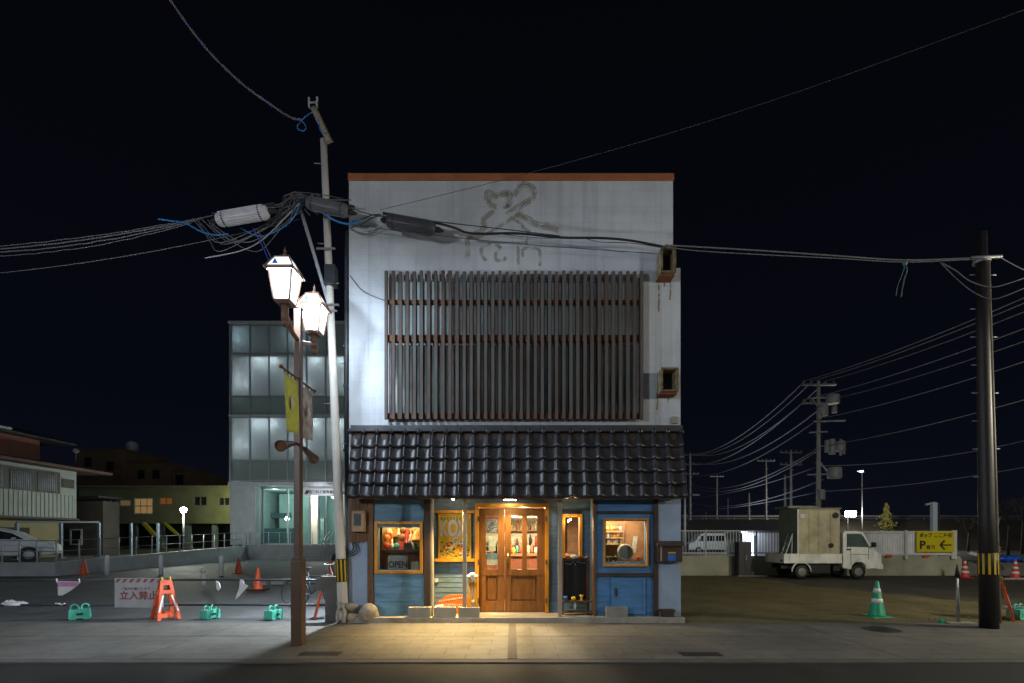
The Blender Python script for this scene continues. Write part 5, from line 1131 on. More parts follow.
for px, h in ((105,5),(150,4)): tag(MB().tube([(ax(px,Y_),Y_+2,az(460,Y_)),(ax(px,Y_),Y_+2,az(447-h+ (12 if px>126 else 0),Y_))], .05, 6).build('antenna', DSTEEL), 'thin antenna mast on the brown block, %s' % ('left of the water tank' if px < 120 else 'right of the water tank'), 'antenna')
# lot lamp
ll = thing('lot_lamp', (ax(183.5,30),30,.9), 'bright white lamp on a grey post before the yellow block', 'street lamp')
lp = at(183.5,510,30)
MB().tube([(lp.x,30,.7),(lp.x,30,lp.z-.12)], [.06,.045], 10).build('post', GSTEEL, ll); MB().ball(lp, .17, (1,1,1), 14).build('bulb', emit('lot_lamp_glow',(.9,1,.95),150), ll); MB().lathe((lp.x,30,lp.z-.2), [(.05,0),(.09,.06),(.06,.1)], 10).build('collar', GSTEEL, ll)
light('lamp_light','POINT',(lp.x,29.8,lp.z+.0),200,(.95,1,.80),.12,parent=ll)
light('lamp_light','POINT',(lp.x-6,45,lp.z+1.2),240,(.95,1,.45),.12,parent=ll)  # unseen second light, well away from the bulb, before the yellow block

# ------------------------------------------------------------------ glass office
of = thing('glass_office', (-14.3,40,1.04), 'tall glass fronted office with lit floors behind the lantern', 'building')
OX0, OX1, OY = ax(230,36), -8.0, 36.0
oz = lambda p: az(p, OY)
FR = mat('alu_mullion', (.34,.38,.42), .4, .3, amp=.08)
q = MB()
rows = [324.5,353.5,396.5,414.5,417.5,460,480.5]
cols = [230.5,250.5,269.5,288,307,326,345,364,383]
xs_ = [ax(c,OY) for c in cols]
for x in xs_: q.box(x-.045, x+.045, OY-.10, OY+.02, oz(483), oz(324))
for p in rows: q.box(OX0, OX1, OY-.07, OY-.001, oz(p)-.05, oz(p)+.05)
q.build('mullion_grid', FR, of)
q = MB().box(OX0-.05, OX1, OY-.2, OY+.3, oz(324), oz(322)); q.box(OX0-.05, OX1, OY-.18, OY+.3, oz(486), oz(482)); q.box(OX0-.04, OX1, OY-.14, OY-.001, oz(416.8), oz(414.8)); q.build('cornice', LSTEEL, of)
OG = glass('office_glass', (.82,.85,.86), .05, .08, .80, (.46,.50,.51))
SPG = glass('spandrel_glass', (.5,.55,.54), .06, .08, .8, (.32,.37,.36))
for (a, b, m_, nm) in ((353.5,324.5,OG,'window'),(396.5,353.5,OG,'window'),(414.5,396.5,SPG,'spandrel'),(460,417.5,OG,'window'),(480.5,460,SPG,'spandrel')):
    for i in range(len(xs_)-1): MB().box(xs_[i]+.045, xs_[i+1]-.045, OY-.04, OY-.02, oz(a)+.05, oz(b)-.05).build(nm, m_, of)
q = MB().box(OX0, OX0+.2, OY+.02, OY+14, 1.04, oz(324)); q.box(OX0, OX1, OY+13.8, OY+14, 1.04, oz(324)); q.box(OX1-.2, OX1, OY+.02, OY+14, 1.04, oz(324))
for p in (325,355.5,416,483): q.box(OX0+.2, OX1-.2, OY+.05, OY+13.8, oz(p)-.15, oz(p)+.1)
q.build('structure_wall', mat('office_wall',(.35,.37,.38),.8,amp=.1), of)
BL = mat('office_blind', (.38,.40,.41), .8, amp=.08, scale=8, stretch=(6,1,.2))
for (a, b) in ((352,328),(412,358),(479,418)):
    q = MB(); x = OX0+.3
    while x < OX1-.3: q.box(x, x+.20, OY+1.1+.03*math.sin(x*9), OY+1.13+.03*math.sin(x*9), oz(a)+.1, oz(b)-.1); x += .215
    q.build('blind', BL, of)
for py in (361.5,424):
    for px in (262,276,318,343):
        p = at(px, py, OY+.62)
        MB().lathe((p.x,p.y,p.z-.02), [(.09,0),(.09,.12)], 12).build('downlight', emit('downlight_glow',(.85,.97,1),5), of)
        light('room_and_fill_light','POINT',(p.x,OY+.36,p.z-.12),26,(.86,.96,1),.08,parent=of)
for py in (384,445):
    for px in (245,305,350): light('room_and_fill_light','POINT',at(px,py,OY+.9),34,(.88,.95,.98),.2,parent=of)  # fill points without fixtures, added to backlight the glass
for px in (240,300): light('room_and_fill_light','POINT',at(px,340,OY+.7),20,(.7,.9,1),.2,parent=of)
# office ground floor
STN = mat('white_stone_tile',(.42,.44,.47),.5,amp=.1,scale=2)
q = MB().box(ax(231,OY), ax(246,OY), OY-.05, OY+.6, 1.04, oz(486.1)); q.build('pier', STN, of); q = MB().box(ax(246.2,OY), ax(257,OY), OY-.25, OY+.5, 1.04, oz(486.1)); q.build('column', STN, of)
LY = 36.9
q = MB(); zt_ = az(489,LY)
q.box(ax(260,LY), ax(352,LY), LY-.1, LY+.1, az(489,LY), az(486,LY))
for px in (260.5,263,288,310,318.5,326.5,336): q.box(ax(px,LY)-.06, ax(px,LY)+.06, LY-.06, LY+.06, 1.04, zt_)
q.box(ax(260,LY), ax(310,LY), LY-.05, LY+.05, 1.04, 1.15); q.build('entrance_frame', FR, of)
EG = glass('entrance_glass', (.72,.90,.88), .05, .02, .05, (.3,.4,.4))
for a, b in ((263,288),(288,310),(318.5,326.5),(326.5,336)): MB().box(ax(a,LY)+.07, ax(b,LY)-.07, LY-.012, LY+.0, 1.15, zt_-.01).build('entrance_pane', EG, of)
fs = MB().box(ax(303.5,36.6), ax(338,36.6), 36.55, 36.65, az(495.8,36.6), az(488.5,36.6)).build('fascia_sign', mat('fascia_white',(.55,.57,.60),.5,amp=.05), of)
text('lettering', '石巻商工信用金庫', .25, (ax(322.5,36.55), 36.53, az(492.2,36.6)), mat('navy_ink',(.015,.018,.03),.5), fs, sx=1.0, bold=.008)
q = MB(); lx_ = ax(306.2,36.5); z_ = az(492.2,36.6)
for k in (0,1): q.prism([(lx_-.16+k*.14,z_-.13),(lx_-.04+k*.14,z_-.13),(lx_+.12+k*.10,z_+.14),(lx_+.02+k*.10,z_+.14)], 36.525, 36.545)
q.build('logo', INKB, fs)
q = MB().box(ax(262,LY)-1, ax(345,LY)+2, 41.8, 42, 1.04, 5.2); q.build('lobby_wall', mat('lobby_wall',(.45,.52,.50),.8,amp=.2,scale=.6), of)
MB().box(ax(262,LY)-1, ax(345,LY)+2, 37, 41.8, 1.04, 1.08).build('lobby_floor', mat('lobby_floor',(.25,.28,.28),.3), of)
MB().box(ax(262,40), ax(292,40), 40, 40.8, 1.08, 2.3).build('lobby_counter', mat('counter_dark',(.05,.09,.11),.5), of); MB().box(ax(264,41.5), ax(290,41.5), 41.6, 41.75, 3.2, 3.6).build('dark_shelf', mat('counter_dark'), of)
MB().box(ax(311,38.5), ax(318,38.5), 38.5, 38.7, 1.08, 4.9).build('lobby_panel', mat('bright_panel',(.7,.66,.55),.7,amp=.06), of); MB().box(ax(320.5,38.2), ax(324,38.2), 38.2, 38.6, 1.08, 3.0).build('atm', mat('atm_grey',(.4,.42,.42),.5,amp=.3,scale=3), of)
light('lobby_and_fill_light','POINT',(ax(321,36),35.3,4.75),30,(.95,.97,1),.2,parent=of); light('lobby_and_fill_light','POINT',(ax(315,38),37.6,4.3),190,(1,.95,.82),.2,parent=of); light('lobby_and_fill_light','POINT',(ax(275,39),39,4.6),60,(.75,1,.97),.2,parent=of)  # first light stands outside the lobby, added to brighten the fascia sign
hp = thing('handrail', (ax(323,33.8),33.8,0), 'short steel handrail on the office steps', 'handrail')
for px in (321,325): MB().tube([(ax(px,33.6),33.6,.2),(ax(px,33.6),33.6,1.15),(ax(px,33.6),35.1,1.9),(ax(px,33.6),35.1,1.0)], .03, 8).build('rail', GSTEEL, hp)

# ------------------------------------------------------------------ right side: wall, fence, signs
rw = MB().box(3.6, 18.9, 21.0, 21.25, -.05, .80)
tag(rw.build('concrete_wall', mat('green_grey_concrete',(.38,.38,.29),.85,amp=.25,scale=.9,bump=.2)), 'long low concrete wall behind the bare earth lot and truck', 'wall')
fw = thing('white_fence', (9,21.1,.8), 'open white picket fence on the concrete wall left of the truck', 'fence')
q = MB(); x = 7.2
while x < 11.9: q.box(x, x+.022, 21.08, 21.10, .86, 1.86); x += .125
q.build('picket', LSTEEL, fw); q = MB().box(7.1,11.9,21.07,21.11,1.84,1.88); q.box(7.1,11.9,21.07,21.11,.9,.95); q.build('rail', LSTEEL, fw)
for px in (707,758,790): MB().box(ax(px,21)-.03,ax(px,21)+.03,21.11,21.16,.8,1.9).build('post', LSTEEL, fw)
fp = thing('white_panel_fence', (17,20.9,.8), 'dense white slatted fence on the wall right of the truck', 'fence')
q = MB(); xe = ax(954,20.95); x = 12.6
while x < xe-.05: q.box(x, x+.075, 20.96, 20.98, .92, 1.74); x += .105
q.box(12.6, xe, 20.985, 20.99, .92, 1.74); q.build('slats', mat('fence_white',(.78,.80,.84),.5,amp=.1,scale=3), fp)
q = MB().box(12.55,xe,20.92,20.99,1.74,1.85); q.box(12.55,xe,20.92,20.99,.84,.92); q.build('rail', WHITE, fp)
for px in (843,905,951.5,954): MB().box(ax(px,20.95)-.05,ax(px,20.95)+.05,20.86,20.919,.68,1.88).build('post', WHITE, fp)
for px in (889,926): MB().box(ax(px,20.9)-.12, ax(px,20.9)+.12, 20.86, 20.915, .76, .86).build('orange_reflector', CONE, fp)
ps = thing('parking_sign', (ax(935.5,20.8),20.8,.95), 'yellow parking sign with a large P and left arrow on the white fence', 'sign')
Y_ = 20.8; MB().box(ax(917,Y_), ax(954,Y_)-.0, Y_, Y_+.04, az(552,Y_), az(531.3,Y_)).build('board', SIGNY, ps)
text('lettering', 'P', .46, (ax(922.3,Y_), Y_-.004, az(545.3,Y_)), INKB, ps, bold=.018, sx=1.05); text('lettering', '有り', .20, (ax(930.8,Y_), Y_-.004, az(547.6,Y_)), INKB, ps, bold=.006)
text('lettering', 'ポップ', .19, (ax(925.7,Y_), Y_-.004, az(535.6,Y_)), INKB, ps, bold=.008, sx=.9); text('lettering', 'ここ左折', .20, (ax(943,Y_), Y_-.004, az(535.6,Y_)), INKB, ps, bold=.005, sx=1.0)
q = MB(); c = at(945.5,545,Y_); 
q.box(c.x-.20, c.x+.24, Y_-.008, Y_-.001, c.z-.028, c.z+.028); q.bar((c.x-.22,Y_-.006,c.z),(c.x-.04,Y_-.006,c.z+.19),.004,.07,up=Vector((1,0,-1))) ; q.bar((c.x-.22,Y_-.006,c.z),(c.x-.04,Y_-.006,c.z-.19),.004,.07,up=Vector((1,0,1)))
q.build('arrow', INKB, ps)
dc = thing('dark_cabinet', (ax(745,20.6),20.6,0), 'dark grey steel cabinet standing before the concrete wall', 'cabinet')
MB().box(ax(738.8,20.5),ax(751.5,20.5),20.5,20.9,0,az(541.8,20.5)).build('body', mat('charcoal_steel',(.035,.038,.045),.5,.2,amp=.15), dc, bevel=.015); MB().box(ax(744.8,20.5),ax(745.2,20.5),20.494,20.499,.1,1.3).build('door_gap', BLACK, dc); MB().box(ax(746,20.5),ax(746.6,20.5),20.47,20.499,.65,.85).build('handle', GSTEEL, dc)
MB().box(ax(737,20.4),ax(766,20.4),20.3,20.495,0,.03).build('base_slab', CONC, dc)
# kei truck
tk = thing('small_flatbed_truck', (12.2, 19.7, 0), 'small white cab-over truck carrying a cream box on its bed', 'truck')
y0, y1 = 19.0, 20.4
def TX(p): return ax(p, y0)
cab = [(TX(843),.42),(TX(843),1.76),(TX(846),1.82),(TX(857),1.83),(TX(864),1.76),(TX(871.5),1.22),(TX(879),.98),(TX(881.5),.88),(TX(882.5),.42),(TX(866.5),.38),(TX(865.5),.55),(TX(862),.64),(TX(856),.64),(TX(852.5),.52),(TX(851.5),.36)]
cb = MB().prism(cab, y0, y1).build('cab', TRUCKW, tk, bevel=.035, seg=3)
GLS = mat('truck_glass', (.09,.12,.115), .15, amp=.2, scale=4)
q = MB().prism([(TX(847.5),1.23),(TX(847.5),1.70),(TX(861),1.70),(TX(863.5),1.62),(TX(869.5),1.21)], y0-.008, y0+.01); wq = q.build('door_window', GLS, cb)
q = MB().box(TX(846.8),TX(847.4),y0-.012,y0-.001,1.2,1.72); q.box(TX(847.4),TX(862),y0-.012,y0-.001,1.705,1.725); q.build('window_seal', BLACK, wq)
q = MB().prism([(TX(864.9),1.68),(TX(871.9),1.23),(TX(872.4),1.24),(TX(865.5),1.69)], y0+.1, y1-.1); q.build('windscreen', GLS, cb)
q = MB(); q.box(TX(850.6),TX(851.0),y0-.006,y0-.001,.55,1.2); q.box(TX(868.2),TX(868.6),y0-.006,y0-.001,.75,1.2); q.box(TX(851),TX(868.2),y0-.006,y0-.001,.93,.945); q.build('door_seam', BLACK, cb)
MB().box(TX(846.5),TX(850),y0-.03,y0-.001,1.10,1.15).build('door_handle', BLACK, cb)
q = MB().box(TX(870.2),TX(872.6),y0-.20,y0-.05,1.22,1.40); q.bar((TX(870.5),y0-.06,1.25),(TX(869),y0,1.2),.03); q.build('mirror', BLACK, cb)
MB().box(TX(877.6),TX(881.4),y0-.01,y0+.22,.80,.97).build('headlight', REFL, cb, bevel=.02); MB().box(TX(876.5),TX(883),y0-.015,y1+.015,.38,.56).build('bumper', TRUCKW, cb, bevel=.02)
text('lettering', '4WD', .05, (TX(858),y0-.007,.99), DSTEEL, cb) if False else None
q = MB().box(TX(784),TX(842),y0,y0+.035,.60,.96); q.box(TX(784),TX(842),y1-.035,y1,.60,.96); q.box(TX(784),TX(784)+.035,y0+.035,y1-.035,.60,.96); q.box(TX(784)+.035,TX(842),y0+.035,y1-.035,.60,.66)
for px in (790,800,812,826,838): q.box(TX(px)-.015,TX(px)+.015,y0-.018,y0-.0005,.60,.94)
q.box(TX(784),TX(842),y0-.02,y0-.0005,.925,.965); q.build('bed', TRUCKW, tk, bevel=.006)
q = MB().box(TX(786),TX(850),y0+.35,y0+.45,.38,.55); q.box(TX(786),TX(850),y1-.45,y1-.35,.38,.55); q.box(TX(812),TX(832),y0+.1,y0+.6,.22,.55); q.box(TX(834),TX(841),y0+.05,y0+.4,.3,.5); q.build('chassis', BLACK, tk)
q = MB(); q.tube([(TX(802.5)+.36*math.cos(a),y0+.08,.28+.36*math.sin(a)) for a in [PI*i/12 for i in range(13)]], .03, 6); q.build('mudguard', TRUCKW, tk)
for px in (802.5, 859):
    for yy in (y0+.02, y1-.18):
        wt = MB().lathe((TX(px), yy, .275), [(.20,0),(.265,.01),(.275,.04),(.275,.13),(.26,.16),(.2,.165)], 28, (0,1,0)).build('wheel', BLACK, tk)
        sgn = -1 if yy < 19.5 else 1; MB().lathe((TX(px), yy-.012 if sgn < 0 else yy+.177, .275), [(.04,0),(.06,.004),(.10,.012),(.145,.004),(.16,.016)], 20, (0,1,0)).build('rim', mat('steel_wheel',(.22,.22,.20),.5,.2,amp=.2,scale=9), wt)
MB().box(TX(784)-.02,TX(784)-.001,y0+.08,y0+.25,.66,.74).build('tail_light', RED, tk)
# box on the bed
bxo = thing('camper_box', (ax(818,19.1),19.7,.97), 'cream boxy camper shell with two round vents on the truck bed', 'camper box')
bx0, bx1 = ax(797.3,y0+.04), ax(839.8,y0+.04); zb0, zb1 = .70, az(509,y0)
MB().box(bx0+.03, bx1, y0+.04, y1-.06, zb0, zb1).build('shell', CREAM, bxo, bevel=.01)
q = MB().box(bx0, bx0+.0295, y0+.06, y1-.06, zb0, zb1-.02); q.build('rear_wall', CANVAS, bxo)
MB().box(bx0-.01, bx0+.05, y0+.018, y0+.039, zb0+.2, zb1).build('corner_trim', WHITE, bxo)
q = MB()
for k in (.27,.5,.77): q.box(bx0+(bx1-bx0)*k, bx0+(bx1-bx0)*k+.012, y0+.034, y0+.0395, zb0+.3, zb1-.02)
q.box(bx0+.05, bx1, y0+.033, y0+.0393, zb0+.26, zb0+.275); q.build('panel_seam', mat('seam_grey',(.16,.14,.10),.8), bxo)
for zz in (zb0+.45, zb1-.25): MB().box(bx1-.05, bx1+.01, y0+.02, y0+.0392, zz, zz+.09).build('hinge', GSTEEL, bxo)
q = MB().box(bx0+.05, bx1+.02, y0-.02, y1, zb1, zb1+.05); q.prism([(bx0-.2,zb1+.05),(bx1-.6,zb1+.05),(bx1-.8,zb1+.14),(bx0-.2,zb1+.14)], y0+.3, y1-.1); q.build('roof', CANVAS, bxo)
for px, py, r0 in ((835.5,515.5,.115),(831,545.5,.095)):
    p = at(px,py,y0+.02); vt = MB().lathe((p.x,y0+.0,p.z), [(r0,0),(r0,.04)], 20, (0,1,0)).build('round_vent', DSTEEL, bxo); MB().lathe((p.x,y0-.008,p.z), [(r0*.6,0),(r0*.75,.007)], 16, (0,1,0)).build('vent_grille', BLACK, vt)
MB().box(ax(800.5,y0),ax(806,y0),y0+.018,y0+.039,az(518,y0),az(514,y0)).build('vent_hatch', GSTEEL, bxo)
ldr = thing('stepladder', (ax(785,19.2),19.6,.97), 'small aluminium stepladder leaning at the back of the cream box', 'ladder')
q = MB()
for yy in (19.25,19.55): q.bar((bx0-.42,yy,.67),(bx0-.06,yy,1.75),.04)
for i in range(4): f_ = .12+i*.24; q.bar((bx0-.42+.36*f_,19.25,.67+1.08*f_),(bx0-.42+.36*f_,19.55,.67+1.08*f_),.035)
q.bar((bx0-.12,19.25,.67),(bx0-.07,19.25,1.7),.03); q.build('ladder_frame', LSTEEL, ldr)
# van behind
vn = thing('white_van', (ax(715,49),50,0), 'white minibus parked behind the open fence', 'van')
vx0, vx1 = ax(689,49), ax(738,49); vy = 49
q = MB().prism([(vx0,.35),(vx0+.02,.95),(vx0+.6,1.15),(vx0+1.15,1.88),(vx0+1.5,1.98),(vx1-.1,1.98),(vx1,1.8),(vx1,.35)], vy, vy+1.7); q.build('body', WHITE, vn, bevel=.06)
for a, b in ((.95,1.45),(1.75,2.5),(2.65,3.45),(3.6,4.35)): MB().prism([(vx0+a+(.0),1.2),(vx0+a+(.25 if a < 1 else 0),1.72),(vx0+b,1.72),(vx0+b,1.2)], vy-.01, vy+.01).build('window', mat('dark_pane'), vn)
for a in (.95,3.9): wt = MB().lathe((vx0+a,vy-.02,.33), [(.31,0),(.33,.05),(.33,.2)], 18, (0,1,0)).build('wheel', BLACK, vn); MB().lathe((vx0+a,vy-.03,.33), [(.1,0),(.18,.009)], 14, (0,1,0)).build('rim', GSTEEL, wt)
# prefab hut with lit wall
ph = thing('prefab_hut', (ax(757,40),41,0), 'white prefabricated hut with a brightly lit doorway behind the fence', 'hut')
hx0, hx1 = ax(742,40), ax(800,40)
q = MB().holes(hx0, hx1, 0, az(533,40), 40, 40.1, [(ax(746,40),ax(756,40),0,az(535.5,40))]); q.box(hx0,hx1,43,43.1,0,az(533,40)); q.box(hx0,hx0+.1,40.1,43,0,az(533,40)); q.box(hx1-.1,hx1,40.1,43,0,az(533,40)); q.build('wall', WHITE, ph)
MB().box(hx0-.1,hx1+.1,39.9,43.2,az(533,40),az(531.5,40)).build('roof', GSTEEL, ph); MB().box(ax(746,40),ax(756,40),40.3,40.32,.1,az(535.5,40)).build('lit_panel', emit('doorway_glow',(.62,.72,1),1.6), ph)
light('unseen_light','POINT',(ax(750,39.2),39.2,1.9),60,(.7,.8,1),.1,parent=ph)
light('unseen_light','POINT',(ax(722,43.5),43.5,2.7),190,(.85,.95,1),.15,parent=ph)  # added light with no fixture, brightens the near side of the van
wh = thing('low_warehouse', (ax(735,56),57,0), 'long low dark-roofed warehouse behind the van', 'building')
MB().box(ax(680,55), ax(805,55), 55, 59, 0, az(531,55)).build('wall', mat('dull_wall',(.12,.12,.12),.8), wh)
MB().prism([(54.4,az(531,55)),(59.6,az(531,55)+.1),(59,az(522,58)),(57,az(520,57))], ax(679,55), ax(806,55), 'YZ').build('roof', mat('grey_roof',(.09,.085,.085),.6,amp=.2), wh)
# floodlight and lamp posts on the right
fl_ = thing('floodlight_mast', (ax(850,62),62,0), 'blazing white floodlight beyond the truck', 'floodlight')
p = at(850,514,62); MB().tube([(p.x,62.4,0),(p.x,62.4,p.z)], .05, 8).build('mast', BLACK, fl_); MB().box(p.x-.65,p.x+.65,61.8,61.95,p.z-.33,p.z+.33).build('lamp_head', emit('flood_glow',(1,.97,.85),25), fl_)
light('flood_light','POINT',(p.x,58.5,p.z),1500,(1,.95,.8),.3,parent=fl_)
l2 = thing('tall_lamp_post', (ax(862,60),60,0), 'tall thin lamp post rising right of the floodlight', 'street lamp')
p = at(862,472,60); MB().tube([(p.x,60,0),(p.x,60,p.z)], [.09,.05], 8).build('post', DSTEEL, l2); MB().bar((p.x,60,p.z),(p.x-.6,60,p.z+.1),.1).build('arm', LSTEEL, l2); MB().box(p.x-.25,p.x+.1,59.9,60.1,p.z-.02,p.z+.16).build('lamp_head', emit('pale_lamp',(.8,.9,1),3), l2)
light('lamp_light','POINT',(p.x-.8,57.5,p.z-.2),350,(1,.98,.9),.2,parent=l2)
l3 = thing('white_camera_post', (ax(935.5,24),24,0), 'white post with a short arm behind the yellow parking sign', 'post')
p = at(936,502.5,24); MB().box(p.x-.14,p.x+.08,24,24.18,0,p.z).build('post', mat('bluish_white',(.5,.6,.72),.4,amp=.05), l3, bevel=.01); MB().box(p.x+.081,p.x+.2,24.02,24.16,0,p.z-.02).build('dark_channel', DSTEEL, l3); MB().bar((p.x+.0,24.08,p.z),(p.x-.42,24.08,p.z-.09),.10,.09).build('arm', LSTEEL, l3)  # dark strip down the right side of the post
# utility poles in the distance
LWIRE = mat('pale_wire',(.6,.6,.62),.6,amp=.05); GWIRE = mat('grey_wire',(.36,.36,.38),.6,amp=.05)
POLE = mat('grey_concrete_pole', (.50,.49,.47), .8, amp=.15)
def upole(px, Y, py, lab, arms=2, r0=.16, tilt=0):
    x = ax(px,Y); h = az(py,Y); t = thing('utility_pole', (x,Y,0), lab, 'utility pole', 'distant utility poles')
    MB().tube([(x,Y,0),(x,Y,h)], [r0,r0*.6], 10).build('pole', POLE, t)
    for i in range(arms):
        z = h-.25-i*1.2; q = MB().box(x-1.1,x+1.1,Y-.06,Y+.06,z-.06,z+.06)
        for dx in (-1,-.5,.5,1): q.lathe((x+dx,Y,z+.06), [(.05,0),(.07,.08),(.03,.2)], 8)
        q.build('crossarm', GSTEEL, t)
    q = MB()
    for i in range(int(h/.9)-2): q.tube([(x-.28,Y,2+i*.9),(x+.28,Y,2+i*.9)], .02, 5)
    q.build('step_bolt', GSTEEL, t); return t
PA = upole(818.5,33,381,'tall pole loaded with transformers behind the truck', 2, .17)
x = ax(818.5,33); Y_ = 33
def canbox(px0,px1,py0,py1,nm='transformer'):
    q = MB(); x0_, x1_ = ax(px0,Y_), ax(px1,Y_); z0_, z1_ = az(py1,Y_), az(py0,Y_); r_ = abs(z1_-z0_)/2; q.lathe(((x0_+x1_)/2,Y_-.3,z0_), [((x1_-x0_)/2*.9,0),((x1_-x0_)/2,.06),((x1_-x0_)/2,z1_-z0_-.06),((x1_-x0_)/2*.8,z1_-z0_)], 14); q.build(nm, LSTEEL, PA)
canbox(824,836,396,405); canbox(815,825,406,417); canbox(826,832,440,455); canbox(833,842,442,452); canbox(825,838,468,479); canbox(814,819,409,420,'switch_box'); canbox(836.5,839,440,456,'insulator'); canbox(840,842,442,455,'insulator'); canbox(829,834,407,414,'insulator'); canbox(822,826,441,453,'insulator'); canbox(814.5,822,490,500,'switch_box')
q = MB()
for py, a, b in ((399,806,826),(422,812,844),(433,808,826),(475,806,838),(386,812,835)): q.bar((ax(a,Y_),Y_-.15,az(py,Y_)),(ax(b,Y_),Y_-.15,az(py-1,Y_)),.08)
q.bar(at(820,462,33),at(828,472,33),.06); q.bar(at(812,398,33),at(820,410,33),.06); q.build('bracket', LSTEEL, PA)
PBx = upole(690,63,453,'distant pole with round signs nearest the right edge of the shop', 3, .17)
p = at(696,495,62.7); MB().bar(at(690,492,63),at(694,495,62.8),.08).build('lamp_arm', GSTEEL, PBx); MB().box(p.x-.5,p.x+.4,62.5,62.9,p.z-.1,p.z+.1).build('lamp_head', LSTEEL, PBx)
for py, m_ in ((522,WHITE),(527.5,mat('sign_blue',(.03,.2,.6),.5))):
    p = at(689.5,py,62.6); MB().lathe((p.x,62.6,p.z), [(.33,0),(.33,.03)], 18, (0,1,0)).build('round_sign', m_, PBx)
for px, Y, py, lab, ar in ((717,80,475,'slim distant pole left of the white hut',1),(728,95,498,'short faint pole far behind the van',0),(749,60,493,'bare pale pole directly above the lit doorway',0),(766,62,459,'dark thin pole left of the cream box',1),(791,50,450,'pale pole rising behind the left end of the cream box',2),(785,52,475,'shorter pole just left of the pale pole',0),(684.8,50,490,'pale bare pole touching the shop edge',0),(706,100,512,'tiny pole stub far behind the van',0)):
    upole(px, Y, py, lab, ar, .14)
# long distance wires (all along the line of poles)
PAx, PBX = ax(818.5,33), ax(690,63)
for dx, za, zb, zn, sag in ((-.9,11.9,12.0,12.6,1.5),(-.4,11.9,12.0,12.6,1.6),(.5,11.9,12.0,12.6,1.7),(.9,10.7,10.9,11.6,1.5),(-.8,10.7,10.9,11.4,1.6),(0,9.4,9.4,10.6,1.2),(.2,7.6,8.2,9.4,1.4),(-.2,7.2,8.0,9.0,1.5),(.3,5.4,5.9,7.2,1.0)):
    tag(MB().tube(wire_pts((PAx+dx,33,za),(PBX+dx,63,zb),sag,20), .034, 5).build('power_line', LWIRE if za > 10 else GWIRE), 'overhead wire from the transformer pole back to the sign pole', 'cable', 'wires receding left of the transformer pole')
    if za > 7.3: tag(MB().tube(wire_pts((PAx+dx,33,za),(PAx+dx+2.8,5,zn),1.0,24), .022, 5).build('power_line', GWIRE), 'overhead wire from the transformer pole to the right edge', 'cable', 'wires from the transformer pole to the right edge')
for zz, s_ in ((4.6,.3),(6.3,.5)):
    tag(MB().tube(wire_pts((ax(690,63),63,zz+.3),(ax(820,33),33,zz),s_,16), .03, 5).build('power_line', GWIRE), 'low thin wire between the two distant poles', 'cable', 'low thin wires on the right')
    tag(MB().tube(wire_pts((ax(820,33),33,zz),(ax(1060,30),30,zz+1.6),s_,16), .022, 5).build('power_line', GWIRE), 'low thin wire running right behind the brown pole', 'cable', 'low wires to the right edge')
# trees
def leaftree(px, Y, pyt, pyb, lab, n=900):
    x = ax(px,Y); z0 = 0; zt_ = az(pyt,Y); t = thing('conifer_tree', (x,Y,0), lab, 'tree')
    MB().tube([(x,Y,0),(x,Y,zt_)], [.12,.02], 8).build('trunk', BARK, t)
    q = MB(); zb = az(pyb,Y)
    for k in range(n):
        u = random.random()**.8; z = zb+(zt_-zb)*u; r_ = (1-u)*1.9*(.75+.35*math.sin(u*22)); a = random.uniform(0,2*PI); rr_ = r_*random.uniform(.3,1)
        p = Vector((x+math.cos(a)*rr_, Y+math.sin(a)*rr_, z-rr_*.25)); s_ = .17
        v = [q.bm.verts.new(p+Vector((random.uniform(-s_,s_),random.uniform(-s_,s_),random.uniform(-s_,s_)))) for _ in range(3)]; q._f(v)
    q.build('crown', FOLI, t)
leaftree(886.5,64,504,533,'small yellow-green conifer above the white fence')
def baretree(px, Y, py, lab):
    x = ax(px,Y); h = az(py,Y); t = thing('bare_tree', (x,Y,0), lab, 'tree', 'bare trees at the right edge'); q = MB(); q.tube([(x,Y,0),(x+.1,Y,h*.5)], [.12,.07], 8); q.build('trunk', BARK, t); q = MB()
    def br(p, d, l, r_, k):
        e = p+d*l; q.tube([p,e], [r_,r_*.6], 5, False)
        if k:
            for _ in range(3): br(e, (d+Vector((random.uniform(-.6,.6),random.uniform(-.6,.6),random.uniform(-.1,.5)))).normalized(), l*.7, r_*.6, k-1)
    for _ in range(4): br(Vector((x+.1,Y,h*.48)), Vector((random.uniform(-.5,.5),random.uniform(-.4,.4),1)).normalized(), h*.16, .05, 3)
    q.build('branches', BARK, t)
baretree(1008,44,495,'bare twiggy tree left of the two at the right edge'); baretree(1022,46,488,'bare twiggy tree cut by the right edge'); baretree(968,50,512,'bare low shrub-like tree between the sign and the brown pole')
tag(MB().tube([at(992,545,22),at(1000,517,22)], .03, 6).build('leaning_stake', mat('stake',(.25,.18,.1),.8)), 'pale stake leaning just right of the brown pole', 'stake')
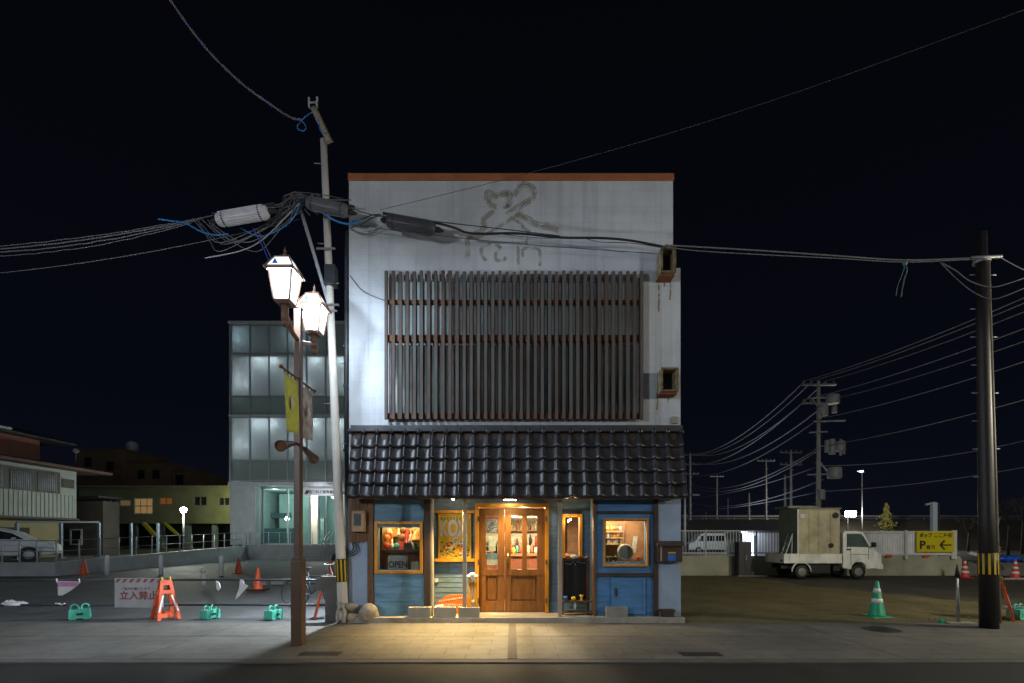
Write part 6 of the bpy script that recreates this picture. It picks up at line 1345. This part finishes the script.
# blue sheet, slab and fence at far right
q = MB(); 
for i in range(5): q.ball(at(1001+i*3.4,556+(i%2),19.8)-Vector((0,0,.1)), .22, (1.1,1,.55), 12, .015)
tag(q.build('blue_tarpaulin', mat('tarp_blue',(.01,.08,.5),.45,amp=.2,scale=4)), 'bright blue tarpaulin heap at the right edge', 'tarpaulin')
tag(MB().box(ax(968,21),30,21.0,21.2,-.05,.62).build('far_wall', DCONC), 'dark low wall continuing to the right edge behind the cones', 'wall')
tag(MB().bar(at(968,553,20.5),at(1000,560,20.2),.25,.12).build('white_board', LSTEEL), 'pale slanting board lying behind the brown pole', 'board')
tag(MB().box(ax(999,20.7)+1,30,20.7,20.9,.62,.68).build('pipe_rail', GSTEEL), 'grey pipe rail along the dark wall at the right', 'rail')

# ------------------------------------------------------------------ world, sky glow, camera
W = bpy.data.worlds.new('World'); bpy.context.scene.world = W; W.use_nodes = True; nt = W.node_tree
bg = nt.nodes['Background']; tc = nt.nodes.new('ShaderNodeTexCoord'); sp = nt.nodes.new('ShaderNodeSeparateXYZ'); rp = nt.nodes.new('ShaderNodeValToRGB')
L(nt, tc.outputs['Generated'], sp.inputs[0]); L(nt, sp.outputs['Z'], rp.inputs[0])
e = rp.color_ramp.elements; e[0].position = 0; e[0].color = (.0019,.0022,.0042,1); e[1].position = .75; e[1].color = (.0007,.0008,.0014,1)
m_ = e.new(.22); m_.color = (.0010,.0013,.0030,1)
L(nt, rp.outputs[0], bg.inputs[0]); bg.inputs[1].default_value = 1.0
sun = light('sky_glow', 'SUN', (0,0,30), .06, (.80,.86,1), rot=(R(38),R(12),0)); sun.data.angle = R(60)

cam = bpy.data.cameras.new('Camera'); co = bpy.data.objects.new('Camera', cam); C.objects.link(co)
co.location = (0,0,EY); co.rotation_euler = (PI/2,0,0); cam.sensor_width = 36; cam.sensor_fit = 'HORIZONTAL'; cam.lens = 36*FP/1024
cam.shift_y = (HZ-341.5)/1024; cam.clip_end = 2000; cam.clip_start = .05
sc = bpy.context.scene; sc.camera = co
sc.view_settings.view_transform = 'Standard'; sc.view_settings.look = 'None'; sc.view_settings.exposure = .95; sc.view_settings.gamma = 1; sc.view_settings.use_curve_mapping = False
sc.cycles.use_denoising = True; sc.cycles.sample_clamp_indirect = 4; sc.cycles.max_bounces = 6; sc.cycles.transparent_max_bounces = 16
